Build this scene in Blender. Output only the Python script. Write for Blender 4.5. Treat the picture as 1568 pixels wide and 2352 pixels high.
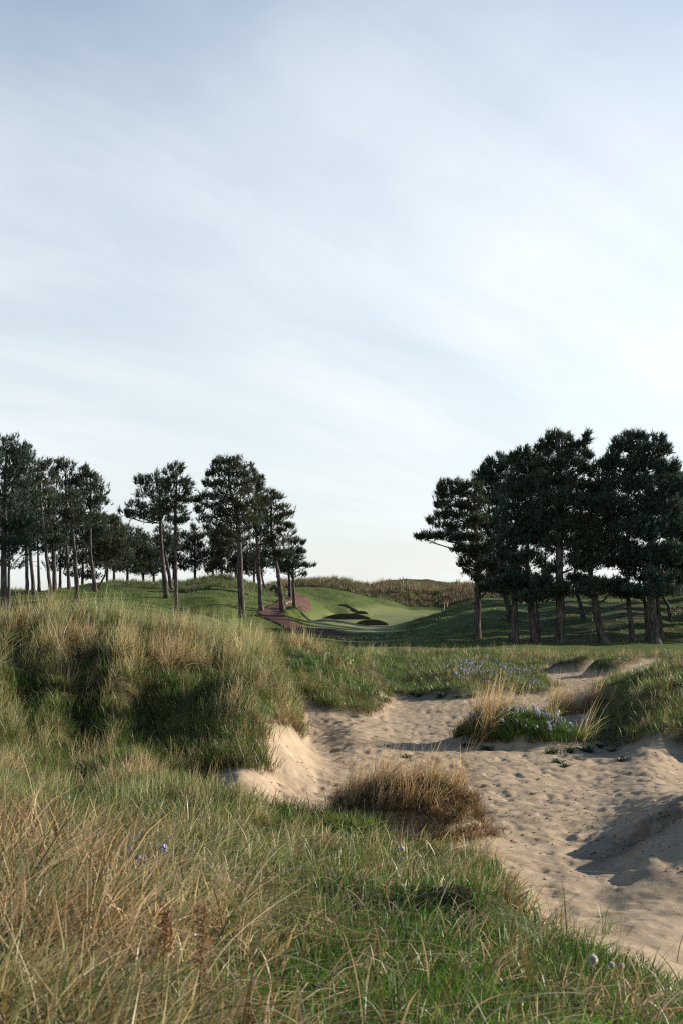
import bpy, math, random
import numpy as np
from mathutils import Vector

for o in list(bpy.data.objects):
    bpy.data.objects.remove(o)
SC = bpy.context.scene
COL = SC.collection
rng = np.random.default_rng(7)

# ------------------------------------------------------------------ camera
EYE = 4.0                       # metres above datum
FV = 3269.0                     # focal length in working pixels (1568 wide)
CXV, HYV = 784.0, 1379.5        # optical axis x, horizon y in the same pixels
cam = bpy.data.cameras.new("camera")
cam.sensor_fit = 'VERTICAL'; cam.sensor_height = 36.0; cam.lens = 50.0
cam.shift_y = 88.0 / 1024.0
cam.clip_start = 0.1; cam.clip_end = 12000
cam.dof.use_dof = True; cam.dof.focus_distance = 38.0; cam.dof.aperture_fstop = 7.0
camo = bpy.data.objects.new("camera", cam); COL.objects.link(camo)
camo.location = (0, 0, EYE); camo.rotation_euler = (math.radians(90), 0, 0)
SC.camera = camo

# ------------------------------------------------------------------ sky and sun
SUN_AZ, SUN_EL = 66.0, 18.0     # degrees right of the view direction, above horizon
az, el = math.radians(SUN_AZ), math.radians(SUN_EL)
SUN = Vector((math.sin(az) * math.cos(el), math.cos(az) * math.cos(el), math.sin(el)))
world = bpy.data.worlds.new("World"); SC.world = world; world.use_nodes = True
wn, wl = world.node_tree.nodes, world.node_tree.links
wn.clear()
def N(t, **kw):
    n = wn.new(t)
    for k, v in kw.items(): setattr(n, k, v)
    return n
w_out = N('ShaderNodeOutputWorld'); w_bg = N('ShaderNodeBackground')
sky = N('ShaderNodeTexSky', sky_type='NISHITA', sun_disc=False)
sky.sun_elevation = el; sky.sun_rotation = az; sky.altitude = 10
sky.air_density = 1.0; sky.dust_density = 0.5; sky.ozone_density = 1.9
w_bg.inputs['Strength'].default_value = 0.070
tc = N('ShaderNodeTexCoord')
sep = N('ShaderNodeSeparateXYZ'); wl.new(tc.outputs['Generated'], sep.inputs[0])
def M(op, a, b=None, clamp=False):
    n = N('ShaderNodeMath', operation=op, use_clamp=clamp)
    for i, v in enumerate((a, b)):
        if v is None: continue
        if isinstance(v, (int, float)): n.inputs[i].default_value = v
        else: wl.new(v, n.inputs[i])
    return n.outputs[0]
zc = M('ADD', M('MAXIMUM', sep.outputs[2], 0.0), 0.16)
comb = N('ShaderNodeCombineXYZ')
wl.new(M('DIVIDE', sep.outputs[0], zc), comb.inputs[0]); wl.new(M('DIVIDE', sep.outputs[1], zc), comb.inputs[1])
def cirrus(rot, sx, sy, scale, detail, dist, loc):
    mp = N('ShaderNodeMapping', vector_type='TEXTURE'); mp.inputs['Rotation'].default_value = (0, 0, math.radians(rot))
    mp.inputs['Scale'].default_value = (1 / sx, 1 / sy, 1); mp.inputs['Location'].default_value = loc
    wl.new(comb.outputs[0], mp.inputs[0])
    n = N('ShaderNodeTexNoise'); n.inputs['Scale'].default_value = scale
    n.inputs['Detail'].default_value = detail; n.inputs['Roughness'].default_value = 0.55
    n.inputs['Distortion'].default_value = dist
    wl.new(mp.outputs[0], n.inputs['Vector']); return n.outputs['Fac']
c1 = cirrus(60, 0.50, 1.0, 0.75, 5, 0.8, (3.1, 1.7, 0))
c2 = cirrus(46, 0.50, 1.4, 1.9, 6, 0.7, (0.4, 6.2, 0))
def ramp(v, lo, hi):
    n = N('ShaderNodeMapRange', interpolation_type='SMOOTHSTEP'); n.clamp = True
    n.inputs['From Min'].default_value = lo; n.inputs['From Max'].default_value = hi
    wl.new(v, n.inputs['Value']); return n.outputs[0]
streak = M('ADD', M('MULTIPLY', ramp(c1, 0.28, 0.74), 0.30), M('MULTIPLY', ramp(c2, 0.28, 0.8), 0.15))
# the cirrus veil is seen through a longer path near the horizon and thins overhead
lowv = M('SUBTRACT', 1.0, ramp(sep.outputs[2], 0.16, 0.66))
veil = M('ADD', M('MULTIPLY', lowv, 0.82), M('MULTIPLY', M('SUBTRACT', streak, 0.20), M('ADD', M('MULTIPLY', lowv, 0.5), 0.5)), clamp=True)
# thin cloud scatters forward: brighter towards the sun
dotn = N('ShaderNodeVectorMath', operation='DOT_PRODUCT'); wl.new(tc.outputs['Generated'], dotn.inputs[0])
dotn.inputs[1].default_value = SUN
fw = M('POWER', M('MAXIMUM', dotn.outputs['Value'], 0.0), 4.0)
cb = M('ADD', M('MULTIPLY', fw, 7.5), 8.1)
ccol = N('ShaderNodeVectorMath', operation='SCALE'); ccol.inputs[0].default_value = (0.935, 0.992, 1.025)
wl.new(cb, ccol.inputs['Scale'])
hsv = N('ShaderNodeHueSaturation'); hsv.inputs['Saturation'].default_value = 1.4; hsv.inputs['Value'].default_value = 1.0
wl.new(sky.outputs[0], hsv.inputs['Color'])
mx = N('ShaderNodeMix', data_type='RGBA')
wl.new(veil, mx.inputs[0]); wl.new(hsv.outputs[0], mx.inputs[6]); wl.new(ccol.outputs[0], mx.inputs[7])
wl.new(mx.outputs[2], w_bg.inputs['Color']); wl.new(w_bg.outputs[0], w_out.inputs[0])

sl = bpy.data.lights.new("sun", 'SUN'); sl.energy = 5.0; sl.angle = math.radians(0.6); sl.color = (1.0, 0.90, 0.76)
so = bpy.data.objects.new("sun", sl); COL.objects.link(so)
so.rotation_euler = SUN.to_track_quat('Z', 'Y').to_euler(); so.location = SUN * 60
SC.cycles.max_bounces = 5; SC.cycles.diffuse_bounces = 3; SC.cycles.glossy_bounces = 2; SC.cycles.transmission_bounces = 3
SC.cycles.use_denoising = False; SC.cycles.filter_width = 1.2
SC.cycles.caustics_reflective = False; SC.cycles.caustics_refractive = False
SC.view_settings.view_transform = 'Standard'; SC.view_settings.look = 'None'
SC.view_settings.exposure = 0.80; SC.view_settings.gamma = 1.0; SC.view_settings.use_curve_mapping = False

# ------------------------------------------------------------------ helpers
def ux(vx): return (np.asarray(vx, float) - CXV) / FV
def wx(vx, D): return ux(vx) * D
def wz(vy, D): return EYE - (np.asarray(vy, float) - HYV) / FV * D
KF = 0.57415                      # full-size photo pixels -> working pixels
def pf(fx, fy, D):                # photo pixel at depth D -> world
    return np.array([wx(fx * KF, D), D, wz(fy * KF, D)])

_perm = np.random.default_rng(11).random((256, 256))
def vnoise(x, y):
    xi = np.floor(x).astype(int); yi = np.floor(y).astype(int)
    fx = x - xi; fy = y - yi
    fx = fx * fx * (3 - 2 * fx); fy = fy * fy * (3 - 2 * fy)
    a = _perm[xi & 255, yi & 255]; b = _perm[(xi + 1) & 255, yi & 255]
    c = _perm[xi & 255, (yi + 1) & 255]; d = _perm[(xi + 1) & 255, (yi + 1) & 255]
    return (a * (1 - fx) + b * fx) * (1 - fy) + (c * (1 - fx) + d * fx) * fy
def fbm(x, y, s, o=3):
    x = np.asarray(x, float) / s; y = np.asarray(y, float) / s
    t = 0; a = 1.0; tot = 0
    for i in range(o):
        t = t + a * vnoise(x + 17.3 * i, y + 9.1 * i); tot += a; a *= 0.5; x = x * 2.03; y = y * 2.03
    return t / tot * 2 - 1        # about -1..1
def sstep(e0, e1, v):
    t = np.clip((v - e0) / (e1 - e0), 0, 1); return t * t * (3 - 2 * t)

def sdist(poly, x, y):            # signed distance to a polygon, positive inside
    P = np.asarray(poly, float); x = np.asarray(x, float); y = np.asarray(y, float)
    d = np.full(x.shape, 1e9); ins = np.zeros(x.shape, bool)
    for i in range(len(P)):
        ax, ay = P[i]; bx, by = P[(i + 1) % len(P)]
        ex, ey = bx - ax, by - ay
        t = np.clip(((x - ax) * ex + (y - ay) * ey) / (ex * ex + ey * ey + 1e-12), 0, 1)
        d = np.minimum(d, (x - ax - t * ex) ** 2 + (y - ay - t * ey) ** 2)
        c = ((ay > y) != (by > y)) & (x < (bx - ax) * (y - ay) / (by - ay + 1e-12) + ax)
        ins ^= c
    d = np.sqrt(d); return np.where(ins, d, -d)
def pv(pts): return [(float(wx(v, D)), D) for v, D in pts]

class MB:                         # mesh buffer
    def __init__(s): s.v = []; s.f = []; s.c = []; s.n = 0
    def add(s, v, f, c=None):
        v = np.asarray(v, float).reshape(-1, 3); f = np.asarray(f, int)
        s.v.append(v); s.f.append(f + s.n)
        if c is not None: s.c.append(np.broadcast_to(np.asarray(c, float), (len(v), 3)))
        s.n += len(v)
    def mesh(s, name, mat, smooth=True):
        V = np.concatenate(s.v); me = bpy.data.meshes.new(name)
        me.vertices.add(len(V)); me.vertices.foreach_set('co', V.ravel())
        loops = np.concatenate([f.ravel() for f in s.f]); cnt = np.concatenate([np.full(len(f), f.shape[1]) for f in s.f])
        me.loops.add(len(loops)); me.loops.foreach_set('vertex_index', loops)
        me.polygons.add(len(cnt)); st = np.concatenate([[0], np.cumsum(cnt)[:-1]])
        me.polygons.foreach_set('loop_start', st); me.polygons.foreach_set('loop_total', cnt)
        me.polygons.foreach_set('use_smooth', np.full(len(cnt), smooth))
        if s.c:
            C = np.concatenate(s.c); at = me.color_attributes.new('col', 'FLOAT_COLOR', 'POINT')
            at.data.foreach_set('color', np.concatenate([C, np.ones((len(C), 1))], 1).ravel())
        me.update(calc_edges=True)
        if mat: me.materials.append(mat)
        return me
def link(name, me, parent=None, loc=None):
    o = bpy.data.objects.new(name, me); COL.objects.link(o)
    if parent: o.parent = parent
    if loc is not None: o.location = loc
    return o
def tag(o, label=None, cat=None, group=None, kind=None):
    if label: o['label'] = label
    if cat: o['category'] = cat
    if group: o['group'] = group
    if kind: o['kind'] = kind
    return o

def tube(mb, pts, rad, sides=8, cap=True, c=None, jit=0.0):
    pts = np.asarray(pts, float); n = len(pts); rad = np.broadcast_to(np.asarray(rad, float), (n,))
    T = np.gradient(pts, axis=0); T /= np.linalg.norm(T, axis=1)[:, None] + 1e-9
    ref = np.array([0.0, 1.0, 0.12]); A = np.cross(T, ref); ln = np.linalg.norm(A, axis=1)
    A[ln < 0.05] = np.cross(T[ln < 0.05], [1.0, 0, 0]); A /= np.linalg.norm(A, axis=1)[:, None]
    B = np.cross(T, A); a = np.arange(sides) * 2 * np.pi / sides
    R = rad[:, None] * (1 + jit * rng.uniform(-1, 1, (n, sides)))
    V = pts[:, None] + R[..., None] * (np.cos(a)[None, :, None] * A[:, None] + np.sin(a)[None, :, None] * B[:, None])
    i = np.arange(n - 1)[:, None] * sides; j = np.arange(sides)[None]; k = (j + 1) % sides
    F = np.stack([i + j, i + k, i + sides + k, i + sides + j], -1).reshape(-1, 4)
    mb.add(V, F, c)
    if cap:
        e = np.arange(1, sides - 1); o = (n - 1) * sides
        mb.n -= n * sides
        mb.f.append(np.stack([np.full_like(e, o), o + e, o + e + 1], -1) + mb.n)
        mb.f.append(np.stack([np.zeros_like(e), e + 1, e], -1) + mb.n)
        mb.n += n * sides
def spline(P, n):
    P = np.asarray(P, float); m = len(P)
    if m == 2: return P[0] + np.linspace(0, 1, n)[:, None] * (P[1] - P[0])
    Q = np.vstack([2 * P[0] - P[1], P, 2 * P[-1] - P[-2]]); out = []
    for t in np.linspace(0, m - 1 - 1e-6, n):
        i = int(t); f = t - i; a, b, c, d = Q[i:i + 4]
        out.append(0.5 * (2 * b + (c - a) * f + (2 * a - 5 * b + 4 * c - d) * f * f + (3 * b - a - 3 * c + d) * f ** 3))
    return np.array(out)

# ------------------------------------------------------------------ materials
def mat(name):
    m = bpy.data.materials.new(name); m.use_nodes = True
    nt = m.node_tree; nt.nodes.clear(); return m, nt
class G:                          # small node-graph helper
    def __init__(s, name):
        s.m, s.t = mat(name); s.out = s.t.nodes.new('ShaderNodeOutputMaterial')
    def n(s, typ, ins=None, **kw):
        n = s.t.nodes.new(typ)
        for k, v in kw.items(): setattr(n, k, v)
        for k, v in (ins or {}).items():
            if hasattr(v, 'node'): s.t.links.new(v, n.inputs[k])
            else: n.inputs[k].default_value = v
        return n
    def noise(s, scale, detail=4, rough=0.55, vec=None, dist=0.0, out=0):
        i = {'Scale': scale, 'Detail': detail, 'Roughness': rough, 'Distortion': dist}
        if vec is not None: i['Vector'] = vec
        return s.n('ShaderNodeTexNoise', i).outputs[out]
    def pos(s): return s.n('ShaderNodeNewGeometry').outputs['Position']
    def objc(s): return s.n('ShaderNodeTexCoord').outputs['Object']
    def mapping(s, vec, scale): return s.n('ShaderNodeMapping', {'Vector': vec, 'Scale': scale}).outputs[0]
    def mixc(s, f, a, b, mode='MIX'):
        n = s.t.nodes.new('ShaderNodeMix'); n.data_type = 'RGBA'; n.blend_type = mode
        for i, v in ((0, f), (6, a), (7, b)):
            if hasattr(v, 'node'): s.t.links.new(v, n.inputs[i])
            elif i == 0: n.inputs[0].default_value = v
            else: n.inputs[i].default_value = (*v, 1)
        return n.outputs[2]
    def mr(s, v, a, b, c=0.0, d=1.0):
        return s.n('ShaderNodeMapRange', {'Value': v, 'From Min': a, 'From Max': b, 'To Min': c, 'To Max': d}, interpolation_type='SMOOTHSTEP').outputs[0]
    def math(s, op, a, b): return s.n('ShaderNodeMath', {0: a, 1: b}, operation=op).outputs[0]
    def bump(s, h, strength, dist, normal=None):
        i = {'Height': h, 'Strength': strength, 'Distance': dist}
        if normal is not None: i['Normal'] = normal
        return s.n('ShaderNodeBump', i).outputs[0]
    def princ(s, col, rough=0.9, spec=0.15, normal=None, extra=None):
        i = {'Roughness': rough, 'Specular IOR Level': spec}
        p = s.n('ShaderNodeBsdfPrincipled', i)
        if hasattr(col, 'node'): s.t.links.new(col, p.inputs['Base Color'])
        else: p.inputs['Base Color'].default_value = (*col, 1)
        if normal is not None: s.t.links.new(normal, p.inputs['Normal'])
        return p.outputs[0]
    def end(s, sh): s.t.links.new(sh, s.out.inputs[0]); return s.m

def blade_mat(name, trans=0.35, rough=0.45, spec=0.45, gain=1.0):
    g = G(name)
    c = g.n('ShaderNodeAttribute', attribute_name='col').outputs['Color']
    ti = g.n('ShaderNodeAttribute', attribute_name='tint', attribute_type='INSTANCER').outputs['Color']
    col = g.mixc(1.0, c, ti, 'MULTIPLY')
    p = g.princ(col, rough, spec)
    tr = g.n('ShaderNodeBsdfTranslucent', {'Color': col}).outputs[0]
    return g.end(g.n('ShaderNodeMixShader', {0: trans, 1: p, 2: tr}).outputs[0])
def blade_mat_solo(name, trans=0.35, rough=0.45, spec=0.45):
    g = G(name)
    c = g.n('ShaderNodeAttribute', attribute_name='col').outputs['Color']
    p = g.princ(c, rough, spec); tr = g.n('ShaderNodeBsdfTranslucent', {'Color': c}).outputs[0]
    return g.end(g.n('ShaderNodeMixShader', {0: trans, 1: p, 2: tr}).outputs[0])
M_GRASS = blade_mat('instanced_grass'); M_GRASS1 = blade_mat_solo('grass_blades')
M_NEEDLE = blade_mat_solo('pine_needles', 0.22, 0.55, 0.3)
g = G('pine_bark')
o_ = g.objc(); v_ = g.mapping(o_, (9, 9, 1.6)); n1 = g.noise(1.0, 5, 0.65, v_); n2 = g.noise(0.35, 2, 0.5, o_)
cc = g.mixc(g.mr(n1, 0.35, 0.68), (0.030, 0.026, 0.024), (0.17, 0.14, 0.12)); cc = g.mixc(g.mr(n2, 0.45, 0.7, 0, 0.5), cc, (0.13, 0.125, 0.115))
M_BARK = g.end(g.princ(cc, 0.9, 0.1, g.bump(n1, 0.9, 0.05)))
g = G('plain_attr'); cc = g.n('ShaderNodeAttribute', attribute_name='col').outputs['Color']
M_ATTR = g.end(g.princ(cc, 0.85, 0.15))
# ------------------------------------------------------------------ pines: trunk line and crown masses read from the photograph
# (label, group, depth m, base radius m, trunk [(x,y)...], masses [(x,y,rx,ry)...]) ; depth from where each foot meets the ground
W1 = 'pines of the wood on the left rise'; W2 = 'back row of the wood on the left rise'
W3 = 'pines beside the red path'; W4 = 'pines at the foot of the right hill'
TREES = [
 ('stout dark pine with a full crown at the outer edge of the left wood', W1, 108, .28, [(18,2440),(16,2250),(20,2000),(25,1800)],
  [(15,1795,60,45),(62,1815,50,45),(95,1840,38,40),(20,1880,100,60),(80,1920,60,50),(30,1980,95,55),(15,2080,100,60),(70,2100,60,50),(20,2180,80,45),(80,2195,55,32)]),
 ('thin pine trunk standing close against the stout pine of the left wood', W1, 112, .14, [(36,2440),(33,2200),(30,2000)], [(50,2050,60,50),(60,2150,60,45),(55,2255,60,26)]),
 ('straight bare pine trunk with open sky on both sides, left wood', W1, 128, .17, [(110,2370),(106,2200),(104,2080),(100,1950)], [(100,1950,45,45),(95,2050,60,50),(95,2140,60,40)]),
 ('pine trunk leaning gently out of the left wood beside a bare straight one', W1, 124, .17, [(136,2378),(122,2200),(114,2100),(112,2000)], [(120,2030,50,60),(130,2130,60,40)]),
 ('short-crowned pine with low branches in the gap of the left wood', W1, 132, .15, [(157,2370),(153,2240),(150,2130)], [(155,2110,50,50),(140,2190,40,28)]),
 ('slim curving sunlit pine trunk with a small domed crown, left wood', W1, 122, .16, [(207,2383),(185,2200),(172,2080),(165,1968),(170,1880)],
  [(160,1870,26,24),(188,1866,20,22),(150,1905,30,28),(190,1915,28,30),(165,1950,45,30),(165,1995,50,32)]),
 ('dark kinked pine trunk next to the slim curving one, left wood', W1, 126, .2, [(219,2374),(214,2240),(207,2124),(195,2030),(192,1960)], [(200,2010,45,40),(215,2080,60,50),(190,2150,50,40),(225,2190,50,35)]),
 ('upright pine with a rounded tufted top in the left wood', W1, 130, .16, [(277,2367),(270,2200),(268,2012),(264,1900)],
  [(258,1870,28,22),(282,1875,22,22),(245,1905,30,25),(290,1920,26,30),(262,1945,50,28),(268,1990,50,32),(250,2050,50,40)]),
 ('tall clean pine trunk standing forward of the left wood', W1, 115, .19, [(312,2418),(302,2250),(295,2146),(284,2040),(281,1960)], [(290,2000,40,40),(310,2080,50,45),(285,2060,40,30)]),
 ('forked sunlit pine with a high ragged crown at the open side of the left wood', W1, 130, .18, [(384,2365),(368,2270),(359,2182),(359,2040),(357,1900)],
  [(328,1888,18,22),(358,1892,20,24),(340,1925,35,28),(385,1935,22,28),(370,1965,45,28),(345,1995,45,30),(412,1985,20,20),(385,2020,40,26),(350,2060,50,40),(385,2085,35,32)]),
 ('thin snag-stubbed pine behind the forked pine of the left wood', W1, 134, .13, [(377,2355),(375,2200),(370,2120)], [(370,2130,45,40),(400,2150,50,40)]),
 ('pine with a trunk bowed outward like a hook, left wood', W1, 134, .12, [(392,2350),(405,2335),(422,2300),(424,2260),(418,2220)], [(420,2220,50,30),(440,2190,60,40)]),
 ('low dense pine of the back row beside the hook-trunked pine', W2, 152, .15, [(430,2345),(429,2240),(428,2110)], [(430,2085,35,28),(438,2140,55,40),(430,2200,60,35),(440,2255,60,28)]),
 ('pointed low pine next along the back row of the left wood', W2, 155, .15, [(455,2345),(458,2230),(460,2110)], [(462,2085,18,24),(470,2130,38,30),(478,2180,45,35),(480,2240,60,35)]),
 ('pine with the lowest pointed top in the back row of the left wood', W2, 158, .15, [(510,2340),(511,2240),(512,2150)], [(512,2130,18,20),(510,2175,42,30),(515,2225,55,32),(520,2275,60,28)]),
 ('rounded low pine in the back row, seen past the shelving bough', W2, 160, .15, [(575,2330),(573,2240),(572,2160)], [(570,2145,25,24),(572,2190,48,30),(578,2235,55,32),(580,2280,60,24)]),
 ('stubby pine at the open end of the left wood back row', W2, 162, .14, [(615,2325),(617,2240),(618,2180)], [(615,2180,35,26),(612,2225,45,30),(618,2270,50,26)]),
 ('broad low pine filling the middle of the back row, left wood', W2, 150, .16, [(240,2350),(241,2240),(242,2150)], [(240,2120,45,36),(250,2185,55,36),(235,2255,50,30)]),
 ('dark low pine behind the forked pine, back row of the left wood', W2, 150, .16, [(330,2350),(331,2240),(330,2120)], [(330,2110,45,36),(320,2175,55,36),(340,2240,55,36),(330,2305,50,20)]),
 ('flat-topped pine with a long shelving bough, standing apart from the left wood', W1, 125, .22, [(668,2401),(652,2250),(645,2146),(643,2048),(640,1960)],
  [(558,1932,14,20),(588,1935,28,22),(628,1925,30,26),(655,1945,25,25),(605,1975,50,24),(650,2000,30,28),(545,2025,30,16),(505,2062,22,14),(555,2062,55,18),(600,2030,50,22),(620,2075,50,22),(650,2060,30,25)]),
 ('leaning pine trunk just behind the flat-topped pine', W1, 135, .2, [(686,2365),(672,2280),(657,2209),(650,2140)], [(650,2130,30,28),(688,2185,26,34),(660,2170,40,25)]),
 ('slender lone pine with a high feathery crown on the grassy slope', W1, 112, .15, [(708,2476),(702,2250),(699,2070),(705,1960),(710,1870)],
  [(709,1878,16,20),(682,1895,18,22),(700,1925,35,22),(745,1938,26,11),(675,1960,38,22),(725,1970,35,20),(690,2005,48,22),(735,2010,25,16),(655,2045,35,16),(710,2045,38,20),(680,2080,45,16),(728,2085,22,12)]),
 ('tall pine with the broadest crown beside the red path', W3, 115, .27, [(969,2476),(962,2300),(958,2160),(945,2040),(920,1950),(915,1850)],
  [(903,1850,30,20),(928,1856,25,22),(868,1872,20,22),(960,1860,28,22),(992,1882,20,22),(842,1905,14,14),(885,1895,40,20),(940,1905,50,24),(1000,1915,25,24),(850,1942,32,15),(905,1945,55,22),(968,1955,50,28),(840,1985,45,13),(782,2004,20,9),(815,2000,30,11),(900,1990,60,22),(975,2010,55,30),(850,2035,50,15),(800,2052,22,11),(920,2040,60,26),(830,2085,38,13),(890,2085,55,22),(965,2075,55,35),(850,2115,30,12),(910,2130,50,22),(955,2145,45,28)]),
 ('straight pine with a narrow crown between the broadest and the kinked pine by the path', W3, 122, .2, [(1047,2450),(1035,2300),(1027,2160),(1020,2040),(1028,1920)],
  [(1036,1918,18,18),(1012,1935,24,22),(1048,1955,22,20),(1018,1975,38,22),(1045,2005,28,22),(1012,2025,42,26),(1040,2065,38,30),(1005,2090,45,30),(1020,2135,45,24)]),
 ('kinked pine leaning beside the red path, its foot on a turf knoll', W3, 124, .22, [(1132,2445),(1120,2350),(1112,2290),(1096,2204),(1085,2128),(1085,2010)],
  [(1082,1982,26,16),(1112,1995,18,14),(1060,2008,30,18),(1095,2025,45,20),(1145,2060,20,10),(1070,2060,50,24),(1125,2080,35,16),(1162,2108,16,9),(1095,2110,55,24),(1140,2135,30,16),(1060,2155,42,26),(1115,2170,45,24),(1130,2215,35,26),(1080,2230,38,26)]),
 ('small pine with a low shelving bough reaching over the path', W3, 138, .17, [(1179,2420),(1174,2330),(1172,2270),(1165,2190)],
  [(1168,2172,30,13),(1198,2180,18,8),(1160,2205,38,16),(1206,2212,12,7),(1175,2235,34,14),(1195,2265,35,9),(1235,2269,26,6),(1155,2268,38,18),(1192,2305,28,9),(1130,2270,32,24)]),
 ('short pine trunk behind the small pine at the path bend', W3, 156, .2, [(1161,2396),(1157,2310),(1150,2240)], [(1150,2230,45,26),(1120,2250,32,26),(1150,2290,30,14)]),
 ('pine with a trunk looping down and up again like a swan neck', W3, 150, .22, [(1116,2398),(1109,2362),(1101,2347),(1088,2358),(1074,2363),(1060,2350),(1052,2330),(1046,2290),(1043,2249),(1042,2200)], [(1050,2200,40,35),(1078,2255,32,26),(1030,2260,34,30)]),
 ('low pine behind the turf mound, close behind the slender lone pine', W2, 166, .15, [(695,2305),(694,2220),(693,2140)], [(693,2140,24,24),(690,2190,34,30),(698,2245,38,28)]),
 ('pointed bushy pine alone on the skyline of the turf mound', W2, 164, .16, [(782,2310),(781,2220),(780,2130)], [(782,2122,16,20),(752,2150,20,20),(795,2165,28,26),(765,2195,42,28),(790,2235,40,26),(760,2270,45,20)]),
 ('narrow low pine on the turf mound beside the bushy pointed one', W2, 168, .15, [(853,2315),(852,2230),(852,2150)], [(846,2145,16,20),(855,2185,32,28),(848,2235,38,28),(858,2275,38,20)]),
 ('low pine in the shade under the boughs of the broadest crown', W2, 164, .15, [(889,2310),(888,2230),(888,2140)], [(890,2155,40,34),(895,2215,45,35),(885,2270,42,22)]),
 ('thin-trunked low pine directly behind the broadest-crowned pine', W2, 166, .15, [(945,2315),(944,2230),(944,2150)], [(940,2180,40,36),(950,2240,45,32),(945,2280,40,16)]),
 ('low pine behind the swan-necked pine', W2, 166, .14, [(1018,2335),(1016,2260),(1015,2200)], [(1000,2230,45,36),(1015,2285,42,24)]),
 ('pine with a long bough stretched out over the turf hill towards the green', W4, 100, .25, [(1906,2559),(1907,2350),(1908,2213),(1895,2080),(1870,1990)],
  [(1785,1945,28,16),(1835,1948,32,16),(1762,1978,18,18),(1805,1985,50,20),(1875,1970,40,28),(1755,2020,14,12),(1815,2025,50,18),(1880,2025,50,26),(1760,2070,22,12),(1805,2068,42,14),(1865,2075,55,22),(1728,2093,18,8),(1775,2108,42,10),(1835,2120,45,18),(1688,2155,26,10),(1735,2146,40,12),(1795,2150,55,16),(1860,2155,55,24),(1900,2200,50,30),(1838,2200,34,15),(1850,2262,22,8),(1880,2240,34,20),(1882,2295,26,14),(1930,2270,45,22),(1925,2320,40,14),(1955,2355,45,16)]),
 ('pine rooted higher on the slope behind the front row, right hill', W4, 112, .24, [(2042,2490),(2030,2430),(2015,2370),(2010,2300),(1990,2100),(1980,1950)],
  [(1918,1895,22,22),(1950,1858,20,18),(2005,1845,26,20),(1970,1885,34,25),(2030,1880,40,28),(1940,1930,50,30),(2005,1935,60,35),(1985,2000,75,40),(1960,2080,80,45),(2020,2150,80,45),(1970,2230,60,40),(2005,2290,60,30),(1950,2350,48,22),(2000,2350,40,20)]),
 ('straight dark pine trunk of the front row beside a cut stump', W4, 97, .25, [(2060,2568),(2056,2430),(2053,2316),(2060,2150),(2080,1950)],
  [(2055,1835,16,16),(2090,1815,18,20),(2075,1860,45,25),(2095,1910,60,35),(2085,1975,70,40),(2060,2060,80,45),(2080,2140,80,45),(2050,2230,60,40),(2060,2310,50,30),(2040,2345,45,16)]),
 ('thick pine leaning at its foot with a thin one tight beside it', W4, 97, .27, [(2138,2568),(2126,2450),(2118,2370),(2105,2300),(2110,2150)],
  [(2130,1840,30,25),(2150,1880,45,35),(2130,1970,70,45),(2140,2070,70,45),(2120,2160,70,45),(2110,2250,55,40),(2110,2330,50,26),(2125,2390,45,16)]),
 ('thin pine tight beside the thick leaning one', W4, 100, .12, [(2156,2570),(2146,2450),(2140,2380)], [(2145,2370,42,24)]),
 ('massive pine with the highest crown over the middle of the right hill', W4, 96, .34, [(2240,2577),(2238,2420),(2232,2258),(2235,2050),(2230,1900),(2225,1790)],
  [(2180,1764,18,18),(2212,1758,22,16),(2250,1760,22,16),(2290,1785,22,16),(2332,1768,11,18),(2312,1795,16,14),(2165,1808,24,22),(2225,1810,50,28),(2295,1825,40,22),(2345,1835,16,14),(2190,1860,55,30),(2270,1875,60,28),(2350,1880,30,16),(2375,1905,20,9),(2200,1930,80,40),(2300,1940,75,30),(2240,2010,100,40),(2320,2010,60,30),(2200,2090,90,45),(2290,2100,90,45),(2250,2180,90,42),(2200,2270,42,28),(2310,2260,55,38),(2160,2390,65,20),(2230,2360,40,20),(2090,2400,50,12),(2290,2370,60,20),(2160,2330,40,22)]),
 ('slanting pine on the upper slope behind the massive pine', W4, 114, .18, [(2335,2476),(2315,2400),(2306,2375),(2300,2300),(2310,2200)], [(2320,2160,70,45),(2330,2250,50,35),(2300,2330,50,22)]),
 ('dark pine slanting up from the front row between two massive ones', W4, 96, .3, [(2412,2573),(2390,2470),(2378,2400),(2362,2300),(2358,2200),(2365,2050)],
  [(2400,1960,50,35),(2370,2010,60,40),(2380,2080,80,42),(2400,2160,75,42),(2360,2230,60,36),(2410,2250,45,26),(2400,2340,65,16),(2370,2375,55,14),(2440,2362,50,20)]),
 ('slimmer pine with a hooked low branch in the front row, right hill', W4, 97, .2, [(2532,2569),(2522,2470),(2510,2380),(2500,2280),(2490,2150)], [(2480,2110,70,45),(2470,2190,70,40),(2490,2260,50,28),(2480,2375,60,16),(2520,2350,50,16)]),
 ('pine trunk half hidden behind the thickest trunk, right hill', W4, 99, .18, [(2592,2565),(2582,2450),(2573,2390),(2570,2300)], [(2560,2300,60,30),(2540,2250,60,36)]),
 ('massive pine with a high rounded crown and the thickest trunk, right hill', W4, 95, .36, [(2620,2573),(2606,2450),(2600,2370),(2597,2104),(2580,1950),(2560,1800)],
  [(2462,1790,22,22),(2495,1760,24,20),(2530,1752,22,16),(2570,1757,22,18),(2615,1770,22,18),(2435,1835,20,22),(2402,1860,15,14),(2425,1875,25,16),(2500,1810,55,32),(2580,1815,60,32),(2640,1815,22,22),(2480,1870,70,35),(2570,1880,75,38),(2650,1870,38,30),(2690,1885,16,18),(2470,1945,80,40),(2570,1955,85,45),(2660,1945,55,38),(2712,1955,18,20),(2440,2020,70,40),(2540,2035,90,45),(2640,2035,80,45),(2520,2120,90,45),(2620,2130,90,45),(2700,2110,50,45),(2560,2220,80,38),(2650,2220,80,38),(2620,2310,55,24),(2560,2372,55,16),(2690,2340,45,26)]),
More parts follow.
